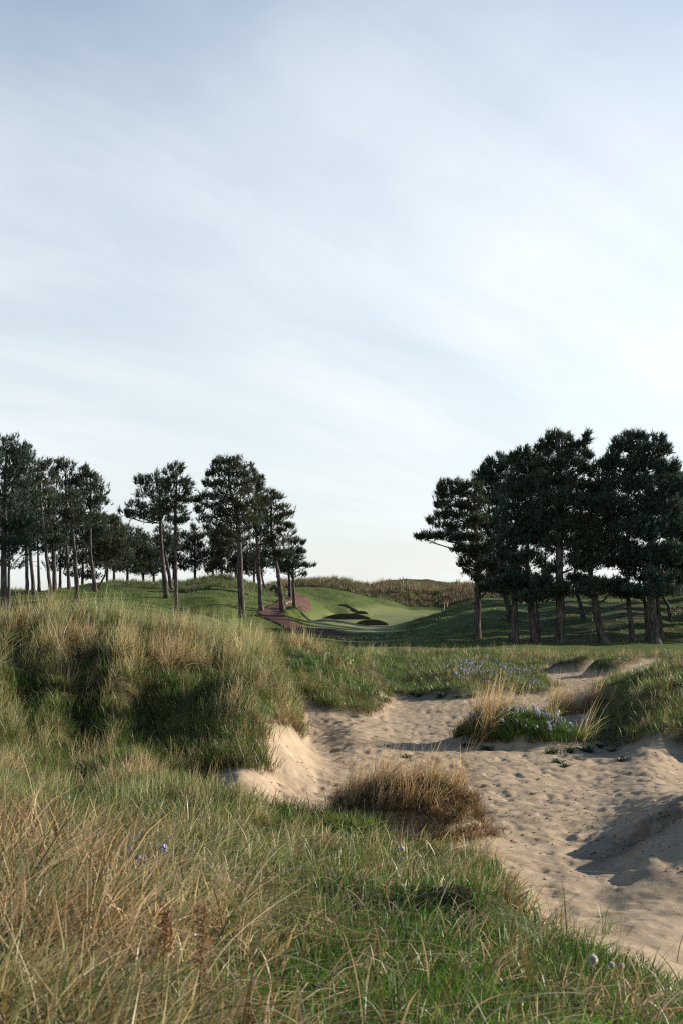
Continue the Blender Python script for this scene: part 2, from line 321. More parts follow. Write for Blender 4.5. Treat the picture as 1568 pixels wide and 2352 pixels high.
 ('pine trunk curving up just beyond the thickest one, right hill', W4, 99, .24, [(2644,2565),(2632,2480),(2620,2390),(2625,2250)], [(2660,2270,70,42),(2690,2345,60,26),(2650,2380,40,12)]),
 ('bent dark pine trunk on the upper slope, right hill', W4, 113, .17, [(2680,2500),(2672,2430),(2655,2395),(2650,2350)], [(2690,2310,50,38),(2700,2220,60,48)]),
 ('pine filling the far end of the row on the right hill', W4, 98, .28, [(2790,2566),(2785,2300),(2780,2100)], [(2740,2020,50,45),(2770,1960,45,50),(2720,2120,60,48),(2790,2100,60,60),(2740,2220,70,48),(2790,2280,60,50),(2730,2340,60,30)]),
]

_r = np.random.default_rng(77)
for t in TREES:                                  # low boughs that hide the upper trunks of the right-hand row
    if t[1] == W4 and t[3] > 0.15:
        bx_ = t[4][2][0] if len(t[4]) > 2 else t[4][0][0]
        if bx_ > 1950:
            for q in range(2): t[5].append((bx_ + _r.uniform(-60, 60), _r.uniform(2310, 2385), _r.uniform(35, 60), _r.uniform(12, 22)))
# ------------------------------------------------------------------ ground: heights interpolated between points read from the photograph
CP = []                                        # (vx, depth, z)
def P(vx, D, vy): CP.append((vx, D, float(wz(vy, D))))
def Z(vx, D, z): CP.append((vx, D, z))
for vx in (-700, -360, 0, 400, 784, 1200, 1568, 1928, 2300): Z(vx, 1.5, 2.4)
for vx, z in ((-360, 2.4), (0, 2.4), (500, 2.37), (784, 2.33), (1200, 2.28), (1568, 2.18), (1928, 2.1)): Z(vx, 5, z)
for vx, z in ((-360, 2.35), (0, 2.3), (400, 2.25), (784, 2.12), (1150, 2.0), (1350, 1.9), (1568, 1.73), (1928, 1.8)): Z(vx, 8, z)
for vx, z in ((-360, 2.1), (0, 2.05), (400, 2.0), (784, 1.9), (1000, 1.8), (1150, 1.68), (1300, 1.52), (1568, 1.53), (1928, 1.45)): Z(vx, 11, z)
P(0, 18.5, 1800); P(300, 19, 1805); P(560, 18, 1815); Z(-360, 18, 1.9); Z(0, 15, 1.7); Z(300, 15, 1.62); Z(600, 15, 1.55)
Z(930, 15, 1.42); P(1120, 15.3, 1932); P(1300, 17, 1900); P(1500, 21, 1800); P(1300, 24, 1760); P(900, 23.5, 1762); P(720, 20, 1830)
P(700, 26.5, 1702); P(690, 31, 1640); P(950, 36, 1622); P(1050, 38, 1602); P(800, 27, 1690)
P(1150, 38, 1602); P(900, 40, 1592); P(1050, 46, 1556); P(1200, 46, 1560); P(900, 52, 1528); P(1150, 52, 1532); P(1300, 56, 1525); P(1568, 58, 1520)
P(900, 62, 1505); P(1200, 64, 1508); P(1100, 72, 1494); P(1400, 72, 1500); P(1568, 72, 1503); P(1200, 84, 1488); P(1500, 84, 1488)
P(1480, 36, 1562); P(1560, 36, 1552); P(1380, 33, 1632); P(1500, 29, 1608); P(1568, 28.5, 1598); P(1420, 27, 1712); P(1568, 26, 1722); P(1380, 29, 1682); P(1480, 43, 1560)
P(1568, 15.2, 1865); P(1450, 15.0, 1930); P(1390, 15, 1962); P(1568, 12.6, 2010); P(1300, 13.3, 2015); P(1400, 11, 2122); P(1250, 11.6, 2092)
Z(1700, 14, 1.9); Z(1700, 11.8, 1.5); Z(1928, 13, 1.7); Z(1800, 15.2, 2.1); Z(1928, 15.2, 2.25); Z(1928, 21, 1.5); Z(1700, 19, 1.38); Z(1800, 18, 1.5); Z(1928, 27, 2.3); Z(1928, 36, 2.4); Z(1928, 60, 1.7); Z(1928, 95, 1.3); Z(1928, 125, 3.8)
P(0, 25.2, 1512); P(130, 25.2, 1502); P(270, 25.2, 1500); P(400, 25.8, 1535); P(500, 26.5, 1545); P(600, 33, 1508); P(700, 37, 1504); P(850, 43, 1534)
P(60, 22.6, 1715); P(200, 23.0, 1710); P(340, 23.2, 1700); P(460, 23.3, 1655); P(555, 23.8, 1590); P(615, 22.6, 1645); P(648, 21.8, 1712); P(640, 21.0, 1765); P(80, 20.5, 1760); P(300, 21, 1750); P(480, 21, 1735); P(100, 24.2, 1590); P(300, 24.3, 1590); P(620, 27, 1570); P(700, 33, 1570); P(800, 33, 1622); P(820, 37, 1580)
Z(-360, 25, 3.0); Z(-360, 38, 2.3); Z(-360, 60, 2.0); Z(-360, 100, 3.2); Z(-360, 130, 4.6); Z(-360, 180, 3.6); Z(-360, 260, 4.6)
Z(0, 36, 2.5); Z(270, 38, 2.2); Z(500, 45, 2.0); Z(700, 54, 1.75); Z(850, 60, 1.6); Z(0, 60, 1.9); Z(300, 62, 1.7); Z(550, 70, 1.5); Z(800, 78, 1.3)
Z(0, 80, 2.3); Z(300, 82, 2.2); Z(550, 90, 1.9)
P(450, 98, 1415); P(200, 127, 1369); P(560, 140, 1352); P(460, 150, 1332); P(360, 150, 1342); P(520, 152, 1330); P(640, 150, 1368); P(0, 130, 1362)
Z(100, 185, 3.2); Z(400, 190, 3.8); Z(600, 200, 4.5)
PATH = [(800, 101, 1470), (770, 104, 1461), (735, 107, 1452), (690, 110, 1442), (648, 114, 1432), (622, 119, 1421), (624, 125, 1410), (645, 132, 1400), (672, 148, 1391), (694, 164, 1383), (692, 174, 1375), (676, 184, 1368), (655, 194, 1362)]
for a in PATH[::2]: P(*a)
P(700, 116, 1437); P(740, 135, 1420); P(850, 110, 1457); P(870, 95, 1476); P(800, 160, 1426); P(880, 148, 1440); P(735, 184, 1388); P(742, 160, 1425); P(720, 149, 1427); P(698, 136, 1428); P(762, 188, 1408); P(770, 172, 1420); P(850, 165, 1428)
P(900, 190, 1416); P(960, 208, 1412); P(1010, 225, 1409); P(850, 213, 1400); P(780, 222, 1368); P(800, 203, 1394); P(940, 234, 1400); P(1020, 236, 1398); P(860, 228, 1388)
P(720, 210, 1378); P(740, 225, 1362)
P(700, 250, 1342); P(780, 252, 1345); P(825, 268, 1351); P(925, 262, 1345); P(1000, 268, 1352); P(1050, 262, 1349); P(900, 246, 1368); P(1100, 262, 1356); P(1200, 262, 1364); P(1400, 262, 1368); P(1568, 262, 1368); P(600, 262, 1360); P(300, 262, 1366); P(0, 262, 1366)
for vx in (-360, 0, 400, 784, 1200, 1568, 1928): Z(vx, 340, 4.0); Z(vx, 600, 2.0); Z(vx, 4000, 1.0)
P(950, 128, 1427); P(1000, 128, 1415); P(1045, 127, 1402); P(1085, 126, 1391); P(1150, 125, 1386); P(1300, 125, 1386); P(1450, 126, 1386); P(1568, 126, 1388)
P(1000, 104, 1462); P(1200, 111, 1434); P(1350, 110, 1438); P(1500, 110, 1438); P(1000, 150, 1418); P(1200, 155, 1396); P(1450, 158, 1396); P(1150, 195, 1405); P(1400, 200, 1396); P(930, 118, 1446)
for t in TREES:
    if t[1] in (W1, W3, W4): P(t[4][0][0] * KF, t[2], t[4][0][1] * KF)
CP = np.array(CP); KU, KD = 7.0, 1.0
_cu = np.stack([ux(CP[:, 0]) * KU, np.log(CP[:, 1]) * KD], 1)
def _phi(r2): return np.where(r2 > 1e-12, r2 * np.log(r2 + 1e-12) * 0.5, 0)
_n = len(CP); _r2 = ((_cu[:, None] - _cu[None]) ** 2).sum(-1)
_A = np.zeros((_n + 3, _n + 3)); _A[:_n, :_n] = _phi(_r2) + 2.0e-3 * np.eye(_n)
_A[:_n, _n] = 1; _A[:_n, _n + 1:] = _cu; _A[_n:, :_n] = _A[:_n, _n:].T
# heights are solved as slopes (drop / depth) so near and far points weigh alike in the picture
_w = np.linalg.solve(_A, np.concatenate([(CP[:, 2] - 2.0) / CP[:, 1] ** 0.75, [0, 0, 0]]))
def base_h(x, y):
    D = np.clip(y, 1.5, 4000.0); u = np.clip(x / D, -0.35, 0.35) * KU; w = np.log(D) * KD
    out = np.empty(u.shape); uf, wf, of = u.ravel(), w.ravel(), out.reshape(-1)
    for i in range(0, len(uf), 40000):
        a, b = uf[i:i + 40000], wf[i:i + 40000]
        r2 = (a[:, None] - _cu[None, :, 0]) ** 2 + (b[:, None] - _cu[None, :, 1]) ** 2
        of[i:i + 40000] = _phi(r2) @ _w[:_n] + _w[_n] + _w[_n + 1] * a + _w[_n + 2] * b
    return out * D ** 0.75 + 2.0

SAND = pv([(400, 18.0), (470, 19.0), (560, 19.6), (625, 21.0), (650, 23.5), (690, 26.5), (672, 29.5), (690, 32.0), (760, 31.3), (820, 31.0), (852, 32), (856, 36), (900, 38.3), (960, 38.6),
  (1010, 38), (1090, 37.6), (1150, 38.5), (1250, 39.5), (1275, 42), (1240, 46), (1262, 52), (1330, 53), (1395, 50.5), (1430, 54), (1480, 60), (1700, 62), (1900, 52), (1500, 47.5), (1400, 44), (1376, 38), (1374, 33),
  (1372, 30), (1400, 27.2), (1440, 26), (1568, 25.6), (1800, 25), (1900, 20), (1900, 12), (1700, 8.0), (1568, 8.2), (1450, 9.1), (1300, 10.1), (1215, 11.2), (1170, 12.3), (1120, 13.4), (1020, 13.6), (900, 14.0), (760, 14.8), (640, 15.6), (520, 16.4), (430, 17.0)])
BANK = [(1568, 14.6, 1.3), (1640, 15.2, 1.5)]
def bump(x, y, vx, D, rx, ry, h, k=0.45):
    r = np.sqrt(((x - wx(vx, D)) / rx) ** 2 + ((y - D) / ry) ** 2); return h * (1 - sstep(k, 1.0, r))
def hummock(x, y):
    q = 0.12 * fbm(x, y, 0.9, 2)
    a = bump(x + q, y + q, 1192, 27.1, 1.85, 1.15, 0.46, 0.12)
    b = bump(x + q, y + q, 925, 15.5, 1.25, 1.0, 0.46, 0.15)
    c = bump(x + q, y + q, 1392, 47.3, 0.9, 1.0, 0.5, 0.25) + bump(x + q, y + q, 1310, 49.5, 1.2, 1.0, 0.35, 0.3)
    return a, b, c
def sandmask(x, y):
    d = sdist(SAND, x, y); s = 0.012 * np.clip(y, 5, 70)
    d = d + fbm(x, y, 1.1, 3) * (0.25 + 0.006 * y) + fbm(x, y, 0.3, 2) * 0.08
    m = sstep(-s * 0.6, s * 0.6, d)
    a, b, c = hummock(x, y)
    for q, hh in ((a, 0.5), (b, 0.46), (c, 0.5)): m = m * (1 - sstep(0.25, 0.5, q / hh))
    return m
GREEN = pv([(702, 119), (720, 112), (780, 109), (860, 108), (905, 118), (950, 132), (1000, 150), (1100, 200), (1090, 228), (1000, 231), (870, 226), (840, 212), (800, 194), (760, 182), (735, 170), (724, 156), (712, 140)])
RISE = pv([(280, 136), (420, 134), (600, 139), (650, 150), (640, 190), (260, 190)])
def height0(x, y):
    x = np.asarray(x, float); y = np.asarray(y, float)
    z = base_h(x, y); s = sandmask(x, y); a, b, c = hummock(x, y)
    z = z + np.maximum(a, 0) + b + c
    near = 1 - sstep(55, 80, y); mid = sstep(80, 105, y); gr = sstep(-2, 5, sdist(GREEN, x, y)) * mid
    z = z - bump(x, y, 800, 9.3, 1.15, 0.8, 0.30, 0.2) + bump(x, y, 1090, 9.9, 0.6, 0.6, 0.16, 0.1)     # a green hollow in the near brow
    z = z + (1 - s) * near * sstep(11.5, 16, y) * 0.15                      # turf stands proud of the blown-out sand
    z = z + (1 - s) * near * (0.10 * fbm(x, y, 1.6, 3) + (0.14 * fbm(x + 31, y, 4.2, 2) + 0.22 * fbm(x + 7, y, 1.9, 2) * (y < 50)) * sstep(14, 20, y))
    ft = np.abs(fbm(x + 3, y * 0.7, 0.24, 2))
    z = z + s * near * (0.05 * fbm(x, y, 1.2, 3) + 0.022 * fbm(x, y, 0.22, 2) - 0.028 * sstep(0.3, 0.7, ft) * sstep(10, 14, y))
    z = z + mid * (1 - gr) * (0.42 * fbm(x, y, 6, 3) + 0.16 * fbm(x, y * 0.6, 2.4, 2)) * (1 - sstep(300, 400, y))
    z = z + sstep(236, 250, y) * (1 - sstep(300, 400, y)) * (1.2 * fbm(x, y, 10, 3))
    z = z + bump(x, y, 684, 129, 1.5, 3.0, 0.75, 0.1) + bump(x, y, 662, 121, 0.9, 1.6, 0.45, 0.1)            # turf knoll between path and green
    z = z + gr * 0.16 * fbm(x, y, 9, 2)
    z = z + s * (0.16 * fbm(x, y, 0.6, 3) + 0.12 * fbm(x, y, 1.5, 2)) * bump(x, y, 1640, 15.6, 3.6, 1.7, 1.0, 0.4)
    return z
def find_ground(vx, vy, lo, hi):
    D = np.arange(lo, hi, 0.25); z = height0(wx(vx, D), D); ray = wz(vy, D); k = np.argmax(z >= ray) if (z >= ray).any() else int(np.argmin(ray - z)); return float(D[k])
BUNK = []
for vl, vr, vb, vt, lb in ((742, 851, 1424, 1412, 'widest pot bunker with a dark sod face, in front of the timber steps'), (813, 892, 1438, 1425.6, 'oval pot bunker cut into the turf below the widest one'), (812, 845, 1412, 1405.5, 'smallest pot bunker tucked beside the foot of the steps')):
    Db = find_ground((vl + vr) / 2, vb, {1424: 150, 1438: 138, 1412: 182}[vb], 230); BUNK.append((float(wx((vl + vr) / 2, Db)), Db, (vr - vl) / 2 / FV * Db, (vb - vt) / FV * Db * 1.05, lb))
BZ = [float(height0(np.array([b[0]]), np.array([b[1]]))[0]) for b in BUNK]
def arch(t): return np.clip(1 - np.abs(t) ** 2.3, 0, 1) ** 0.8
def height(x, y):
    x = np.asarray(x, float); y = np.asarray(y, float); z = height0(x, y)
    for (cx, Db, w, H, _), zc in zip(BUNK, BZ):                               # each bunker sits in a levelled shelf
        g_ = np.clip(1.5 * np.exp(-(np.abs(x - cx) / (1.35 * w)) ** 4 - ((y - Db) / (3.0 + 0.5 * w)) ** 2), 0, 1); z = z * (1 - g_) + (zc + 0.02 * (y - Db)) * g_
    for cx, Db, w, H, _ in BUNK:                                            # turf brow rising behind each sod face, with soft shoulders
        t = (x - cx) / w; q = (y - Db) / (4.0 + w)
        z = z + np.where(y >= Db, H * arch(t) * (1 - sstep(0.0, 1.0, q)), 0) + 0.06 * np.exp(-((np.abs(t) - 1.1) / 0.25) ** 2 - ((y - Db) / 2.0) ** 2)
    return z
def hz(x, y): return float(height(np.array([x]), np.array([y]))[0])

Dr = np.concatenate([[-3000, -600, -150, -40, -12, -4, -1, 0.6], np.arange(1.5, 8, .12), np.arange(8, 31, .095), np.arange(31, 62, .25), np.arange(62, 300, 1.2), np.geomspace(301, 6000, 40)])
Dr = np.sort(np.concatenate([Dr] + [np.array([b[1] - 0.5, b[1] - 0.03, b[1] + 0.03, b[1] + 0.5]) for b in BUNK]))
uc = np.arange(-0.25, 0.2501, 0.0012)
side = np.concatenate([np.linspace(0.255, 0.4, 22), np.geomspace(0.44, 5, 18)])
uc = np.concatenate([-side[::-1], uc, side])
scale = np.where(Dr > 1.5, Dr, 1.5 + (1.5 - Dr))
GX = uc[None] * scale[:, None]; GY = np.broadcast_to(Dr[:, None], GX.shape).copy()
GZ = height(GX.ravel(), GY.ravel()).reshape(GX.shape)
nr, nc = GX.shape
mb = MB(); i = np.arange(nr - 1)[:, None] * nc; j = np.arange(nc - 1)[None]
mb.add(np.stack([GX, GY, GZ], -1), np.stack([i + j, i + j + 1, i + nc + j + 1, i + nc + j], -1).reshape(-1, 4))
xs, ys = GX.ravel(), GY.ravel()
sm = sandmask(xs, ys)
turf = sstep(62, 76, ys + 5 * fbm(xs, ys, 5, 2)) * (1 - sstep(237, 241, ys + 3 * fbm(xs, ys, 8, 2)))
rise = sstep(-3, 2, sdist(RISE, xs, ys) + 3 * fbm(xs, ys, 4, 2)); turf = turf * (1 - rise)
litter = sstep(94, 97, ys + 1.5 * fbm(xs, ys, 2.5, 2)) * (1 - sstep(124, 128, ys)) * sstep(1100, 1320, xs / ys * FV + CXV + 130 * fbm(xs, ys, 5, 2)); turf = turf * (1 - 0.75 * litter)      # needle litter under the right-hand pines
mown = sstep(-1.0, 1.0, sdist(GREEN, xs, ys))

g = G('ground_cover')
at = g.n('ShaderNodeAttribute', attribute_name='col').outputs['Color']
sp = g.n('ShaderNodeSeparateColor', {0: at}); ps = g.pos()
n1 = g.noise(0.55, 5, 0.6, ps); n2 = g.noise(9, 5, 0.7, ps); n3 = g.noise(46, 4, 0.7, ps); n4 = g.noise(0.12, 3, 0.5, ps)
th = g.mixc(g.mr(n2, 0.35, 0.7), (0.045, 0.038, 0.018), (0.15, 0.115, 0.06))
th = g.mixc(g.mr(n1, 0.42, 0.62), th, g.mixc(g.mr(n2, 0.3, 0.7), (0.02, 0.045, 0.010), (0.075, 0.12, 0.03)))
tf = g.mixc(g.mr(n2, 0.3, 0.7), (0.032, 0.062, 0.013), (0.105, 0.135, 0.032))
tf = g.mixc(g.mr(n1, 0.4, 0.7, 0, 0.55), tf, (0.14, 0.14, 0.035)); tf = g.mixc(g.mr(n4, 0.4, 0.65, 0, 0.5), tf, (0.05, 0.09, 0.02))
mw = g.mixc(g.mr(n1, 0.3, 0.7), (0.135, 0.158, 0.042), (0.195, 0.195, 0.06)); mw = g.mixc(g.mr(n3, 0.3, 0.7, 0, 0.4), mw, (0.10, 0.13, 0.04))
ns = g.noise(3.2, 6, 0.65, ps); nf = g.noise(300, 3, 0.7, ps)
sd = g.mixc(g.mr(ns, 0.3, 0.7), (0.335, 0.255, 0.172), (0.44, 0.345, 0.24)); sd = g.mixc(g.mr(nf, 0.35, 0.7, 0, 0.35), sd, (0.24, 0.18, 0.12))
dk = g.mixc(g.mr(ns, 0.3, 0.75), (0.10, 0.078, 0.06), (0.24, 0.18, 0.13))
sd = g.mixc(g.mr(g.noise(0.6, 8, 0.72, ps), 0.50, 0.70, 0, 0.6), sd, (0.22, 0.165, 0.11))
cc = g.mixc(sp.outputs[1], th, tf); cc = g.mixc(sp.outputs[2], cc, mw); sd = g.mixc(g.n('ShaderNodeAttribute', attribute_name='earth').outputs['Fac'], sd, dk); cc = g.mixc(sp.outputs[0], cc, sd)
vo = g.n('ShaderNodeTexVoronoi', {'Vector': g.mapping(ps, (1, 0.8, 1)), 'Scale': 5.5, 'Randomness': 1.0}, feature='SMOOTH_F1').outputs['Distance']
foot = g.mr(vo, 0.05, 0.42)
hs = g.math('ADD', g.math('MULTIPLY', foot, 0.6), g.math('MULTIPLY', g.noise(16, 5, 0.6, ps), 0.5))
b1 = g.bump(hs, 0.5, 0.035); b1 = g.bump(nf, 0.25, 0.006, b1)
bt = g.bump(n2, 0.8, 0.10); bt = g.bump(n3, 0.5, 0.02, bt); bm = g.bump(n3, 0.15, 0.02)
s1 = g.princ(cc, 0.95, 0.05, b1); s2 = g.princ(cc, 0.9, 0.08, bt); s3 = g.princ(cc, 0.8, 0.15, bm)
sh = g.n('ShaderNodeMixShader', {0: sp.outputs[2], 1: s2, 2: s3}).outputs[0]
sh = g.n('ShaderNodeMixShader', {0: sp.outputs[0], 1: sh, 2: s1}).outputs[0]
M_GROUND = g.end(sh)
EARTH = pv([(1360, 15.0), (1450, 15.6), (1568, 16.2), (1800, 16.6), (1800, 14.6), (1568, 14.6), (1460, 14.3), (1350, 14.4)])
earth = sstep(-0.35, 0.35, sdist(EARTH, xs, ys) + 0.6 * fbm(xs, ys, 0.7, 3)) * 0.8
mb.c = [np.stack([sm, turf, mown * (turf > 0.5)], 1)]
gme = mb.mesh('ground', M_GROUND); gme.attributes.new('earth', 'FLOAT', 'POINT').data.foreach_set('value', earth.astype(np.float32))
ground = tag(link('ground', gme), 'dune ground of bare sand, thatch and golf turf', None, None, 'structure')
# ------------------------------------------------------------------ pine builder
def tuft_shoots(mb, pos, dirs, size, cols, needles=9):
    """bottle-brush pine shoots: thin needle bundles radiating from short upright twigs"""
    n = len(pos)
    d = dirs / (np.linalg.norm(dirs, axis=1)[:, None] + 1e-9)
    a = np.cross(d, [0.3, 1.0, 0.2]); a /= np.linalg.norm(a, axis=1)[:, None] + 1e-9
    b = np.cross(d, a)
    ph = rng.uniform(0, 2 * np.pi, (n, needles)); t = rng.uniform(0.0, 1.0, (n, needles))
    rad = np.cos(ph)[..., None] * a[:, None] + np.sin(ph)[..., None] * b[:, None]
    sz = size[:, None, None]
    root = pos[:, None] + d[:, None] * (t[..., None] - 0.35) * sz * 0.85
    nd = d[:, None] * rng.uniform(0.6, 1.25, (n, needles))[..., None] + rad * rng.uniform(0.3, 0.8, (n, needles))[..., None]
    tip = root + nd * sz * rng.uniform(0.6, 1.0, (n, needles))[..., None]
    sidev = np.cross(nd, rng.normal(0, 1, (n, needles, 3))); sidev /= np.linalg.norm(sidev, axis=2)[..., None] + 1e-9
    w = sidev * sz * rng.uniform(0.05, 0.10, (n, needles))[..., None]
    mid = root + (tip - root) * 0.55
    V = np.stack([root + w, tip, root - w], 2).reshape(-1, 3)
    F = np.arange(n * needles * 3).reshape(-1, 3)
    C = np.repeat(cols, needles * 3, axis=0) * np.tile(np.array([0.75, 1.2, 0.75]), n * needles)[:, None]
    mb.add(V, F, C)

def build_pine(spec, dens=1.0, seed=0):
    global rng
    label, group, D, r0, trunk, lobes = spec
    rng = np.random.default_rng(1000 + seed)
    px = 1 / KF                                  # photo px per working px
    m_per = D / FV * KF                          # metres per photo pixel at this depth
    T = np.array([pf(x, y, D) for x, y in trunk])
    bx = T[0, 0]; gz = hz(bx, D) - 0.12
    T[0, 2] = min(gz, T[1, 2] - 0.4); T[1:, 1] += np.cumsum(rng.normal(0, 0.18, len(T) - 1))
    root = np.array([bx, D, gz]); T = T - root
    L = np.linalg.norm(np.diff(T, axis=0), axis=1).sum(); nseg = max(14, int(L / 0.38))
    S = spline(T, nseg); S[1:-1, :2] += rng.normal(0, 0.012, (nseg - 2, 2))
    tt = np.linspace(0, 1, nseg)
    rad = r0 * (1 - 0.72 * tt ** 1.15) * (1 + 0.45 * np.exp(-tt * L / 0.35))
    mt = MB(); tube(mt, S, rad, 10, True, None, 0.06)
    # a few dead snags on the bare trunk
    ml = MB(); mc = MB()
    low = min((l[1] + l[3]) for l in lobes); zb = [l[1] + l[3] for l in lobes]; crown_bottom = float(wz(max(zb) * KF, D)) - gz
    for k in range(rng.integers(3, 8)):
        q = rng.uniform(0.28, 0.75); p0 = S[int(q * (nseg - 1))]; an = rng.uniform(0, 2 * np.pi); ln = rng.uniform(0.25, 0.9)
        dv = np.array([math.cos(an), math.sin(an), rng.uniform(-0.2, 0.4)])
        tube(ml, np.array([p0, p0 + dv * ln * 0.5, p0 + dv * ln + [0, 0, rng.uniform(-0.1, 0.1)]]), [0.022, 0.016, 0.006], 4)
    pos = []; dirs = []; size = []
    for (fx, fy, rx, ry) in lobes:
        c = pf(fx, fy, D) - root; rx *= m_per * 1.06; ry *= m_per * 1.06; rd = max(rx * 0.75, ry)
        c[1] += rng.uniform(-0.9, 0.45) * max(rd, 0.9) + S[np.argmin(np.abs(S[:, 2] - c[2])), 1]
        # limb from the trunk, leaving below the mass and curving up into it
        hd = math.hypot(c[0] - S[np.argmin(np.abs(S[:, 2] - c[2])), 0], c[1])
        az_ = max(c[2] - 0.25 - 0.42 * min(hd, 1.2) - 0.08 * max(hd - 1.2, 0), 0.30 * S[-1, 2]); k = int(np.argmin(np.abs(S[:, 2] - az_)))
        p0 = S[k]; lr = max(0.028, min(0.10, rad[k] * 0.45))
        mid = (p0 + c) / 2 + np.array([rng.normal(0, .12), rng.normal(0, .12), -0.05 * hd + rng.normal(0, .06)])
        limb = spline(np.array([p0, mid, c]), 8)
        tube(ml, limb, np.linspace(lr, 0.02, 8), 5)
        area = math.pi * rx * ry
        ncl = int(np.clip((8 + area * 6) * (1.0 if group == W4 else 0.72), 6, 34))
        per = int(np.clip(dens * area * 150 / ncl, 9, 60))
        th = rng.uniform(0, 2 * np.pi, ncl); cz = rng.uniform(-0.85, 0.95, ncl); rr = rng.uniform(0.45, 1.0, ncl) ** 0.6
        e = c + np.stack([rx * rr * np.sqrt(1 - cz ** 2) * np.cos(th), rd * rr * np.sqrt(1 - cz ** 2) * np.sin(th), ry * rr * cz], 1)
        for q in range(ncl):
            s0 = limb[rng.integers(3, 8)]
            tw = spline(np.array([s0, (s0 + e[q]) / 2 + [0, 0, -0.06], e[q]]), 4)
            tube(ml, tw, np.linspace(0.018, 0.006, 4), 3, False)
            cs = np.array([rx * 0.24, rd * 0.24, ry * 0.13 + 0.05])
            pp = e[q] + rng.normal(0, 1, (per, 3)) * cs * np.where(rng.random((per, 1)) < 0.15, 1.45, 1.0)
            out = pp - c; out /= np.linalg.norm(out, axis=1)[:, None] + 1e-6
            pos.append(pp); dirs.append(out * 0.55 + np.array([0.20, 0, 0.95]) + rng.normal(0, 0.28, (per, 3)))
            size.append(rng.uniform(0.20, 0.42, per))
    pos = np.concatenate(pos); dirs = np.concatenate(dirs); size = np.concatenate(size)
    hue = rng.uniform(-1, 1)
    basec = np.array([0.058 + 0.010 * hue, 0.085, 0.054 - 0.008 * hue])
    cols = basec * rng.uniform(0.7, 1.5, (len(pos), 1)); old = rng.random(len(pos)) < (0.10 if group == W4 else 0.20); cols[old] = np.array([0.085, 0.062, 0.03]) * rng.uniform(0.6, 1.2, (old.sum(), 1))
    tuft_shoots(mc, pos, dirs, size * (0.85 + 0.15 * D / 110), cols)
    e_ = bpy.data.objects.new('pine_tree', None); COL.objects.link(e_); e_.location = root; e_.empty_display_size = 0.5
    tag(e_, label, 'tree', group)
    link('trunk', mt.mesh('pine_trunk', M_BARK), e_)
    tag(link('limbs', ml.mesh('pine_limbs', M_BARK), e_), kind='stuff')
    link('crown', mc.mesh('pine_crown', M_NEEDLE, False), e_)
    return e_
def copy_tree(o, loc, rz, sc, label=None, group=None):
    r = o.copy(); COL.objects.link(r); r.location = loc; r.rotation_euler = (0, 0, rz); r.scale = (sc, sc, sc)
    if label: r['label'] = label
    if group: r['group'] = group
    for ch in list(o.children):
        c = ch.copy(); COL.objects.link(c); c.parent = r
    return r
PINES = []
for k, t in enumerate(TREES):
    PINES.append(build_pine(t, {W1: 0.52, W3: 0.56, W2: 0.70, W4: 1.15}[t[1]], k))
# ------------------------------------------------------------------ grass blades and tufts
def blades(mb, base, h, lean, curl, width, c0, c1, segs=4, rand_w=True):
    """n ribbons. base (n,3); h (n,); lean (n,2) horizontal reach as a fraction of h; curl (n,) droop; colours root c0 to tip c1"""
    n = len(base); t = np.linspace(0, 1, segs + 1)
    hor = lean[:, None, :] * (h[:, None] * (0.25 * t + 0.75 * t ** 2)[None])[..., None]
    up = h[:, None] * (t[None] - curl[:, None] * t[None] ** 2.2)
    ctr = np.concatenate([base[:, None, :2] + hor, (base[:, 2][:, None] + up)[..., None]], 2)
    a = rng.uniform(0, np.pi, n); wd = np.stack([np.cos(a), np.sin(a) * 0.7, rng.normal(0, 0.15, n)], 1)
    prof = np.array([0.8, 1.0, 0.85, 0.55, 0.0]) if segs == 4 else np.interp(t, [0, .25, .6, 1], [0.8, 1, 0.8, 0])
    off = wd[:, None, :] * (width[:, None] * prof[None])[..., None] * 0.5
    Lv = ctr - off; Rv = ctr + off
    V = np.concatenate([np.stack([Lv[:, :-1], Rv[:, :-1]], 2).reshape(n, segs * 2, 3), ctr[:, -1:]], 1)
    m = segs * 2 + 1; o = (np.arange(n) * m)[:, None]
    q = np.concatenate([np.array([[2 * s, 2 * s + 1, 2 * s + 3, 2 * s + 2]]) for s in range(segs - 1)])
    Fq = (o[:, :, None] + q[None]).reshape(-1, 4); e = 2 * (segs - 1)
    Ft = o + np.array([[e, e + 1, e + 2]])
    tc_ = np.concatenate([np.repeat(t[:-1], 2), [1.0]])
    C = c0[:, None] * (1 - tc_)[None, :, None] + c1[:, None] * tc_[None, :, None]
    mb.add(V.reshape(-1, 3), Fq, C.reshape(-1, 3)); mb.f.append(Ft + (mb.n - n * m))
DRY = np.array([0.50, 0.38, 0.205]); PALE = np.array([0.66, 0.55, 0.37]); BROWN = np.array([0.24, 0.145, 0.065])
GREY = np.array([0.22, 0.26, 0.15]); GRN = np.array([0.12, 0.205, 0.045]); VIV = np.array([0.15, 0.29, 0.04]); OLIVE = np.array([0.19, 0.20, 0.065])
def pick(n, table):
    cols = np.array([c for c, _ in table]); p = np.array([w for _, w in table], float); k = rng.choice(len(table), n, p=p / p.sum())
    return cols[k] * rng.uniform(0.75, 1.25, (n, 1))
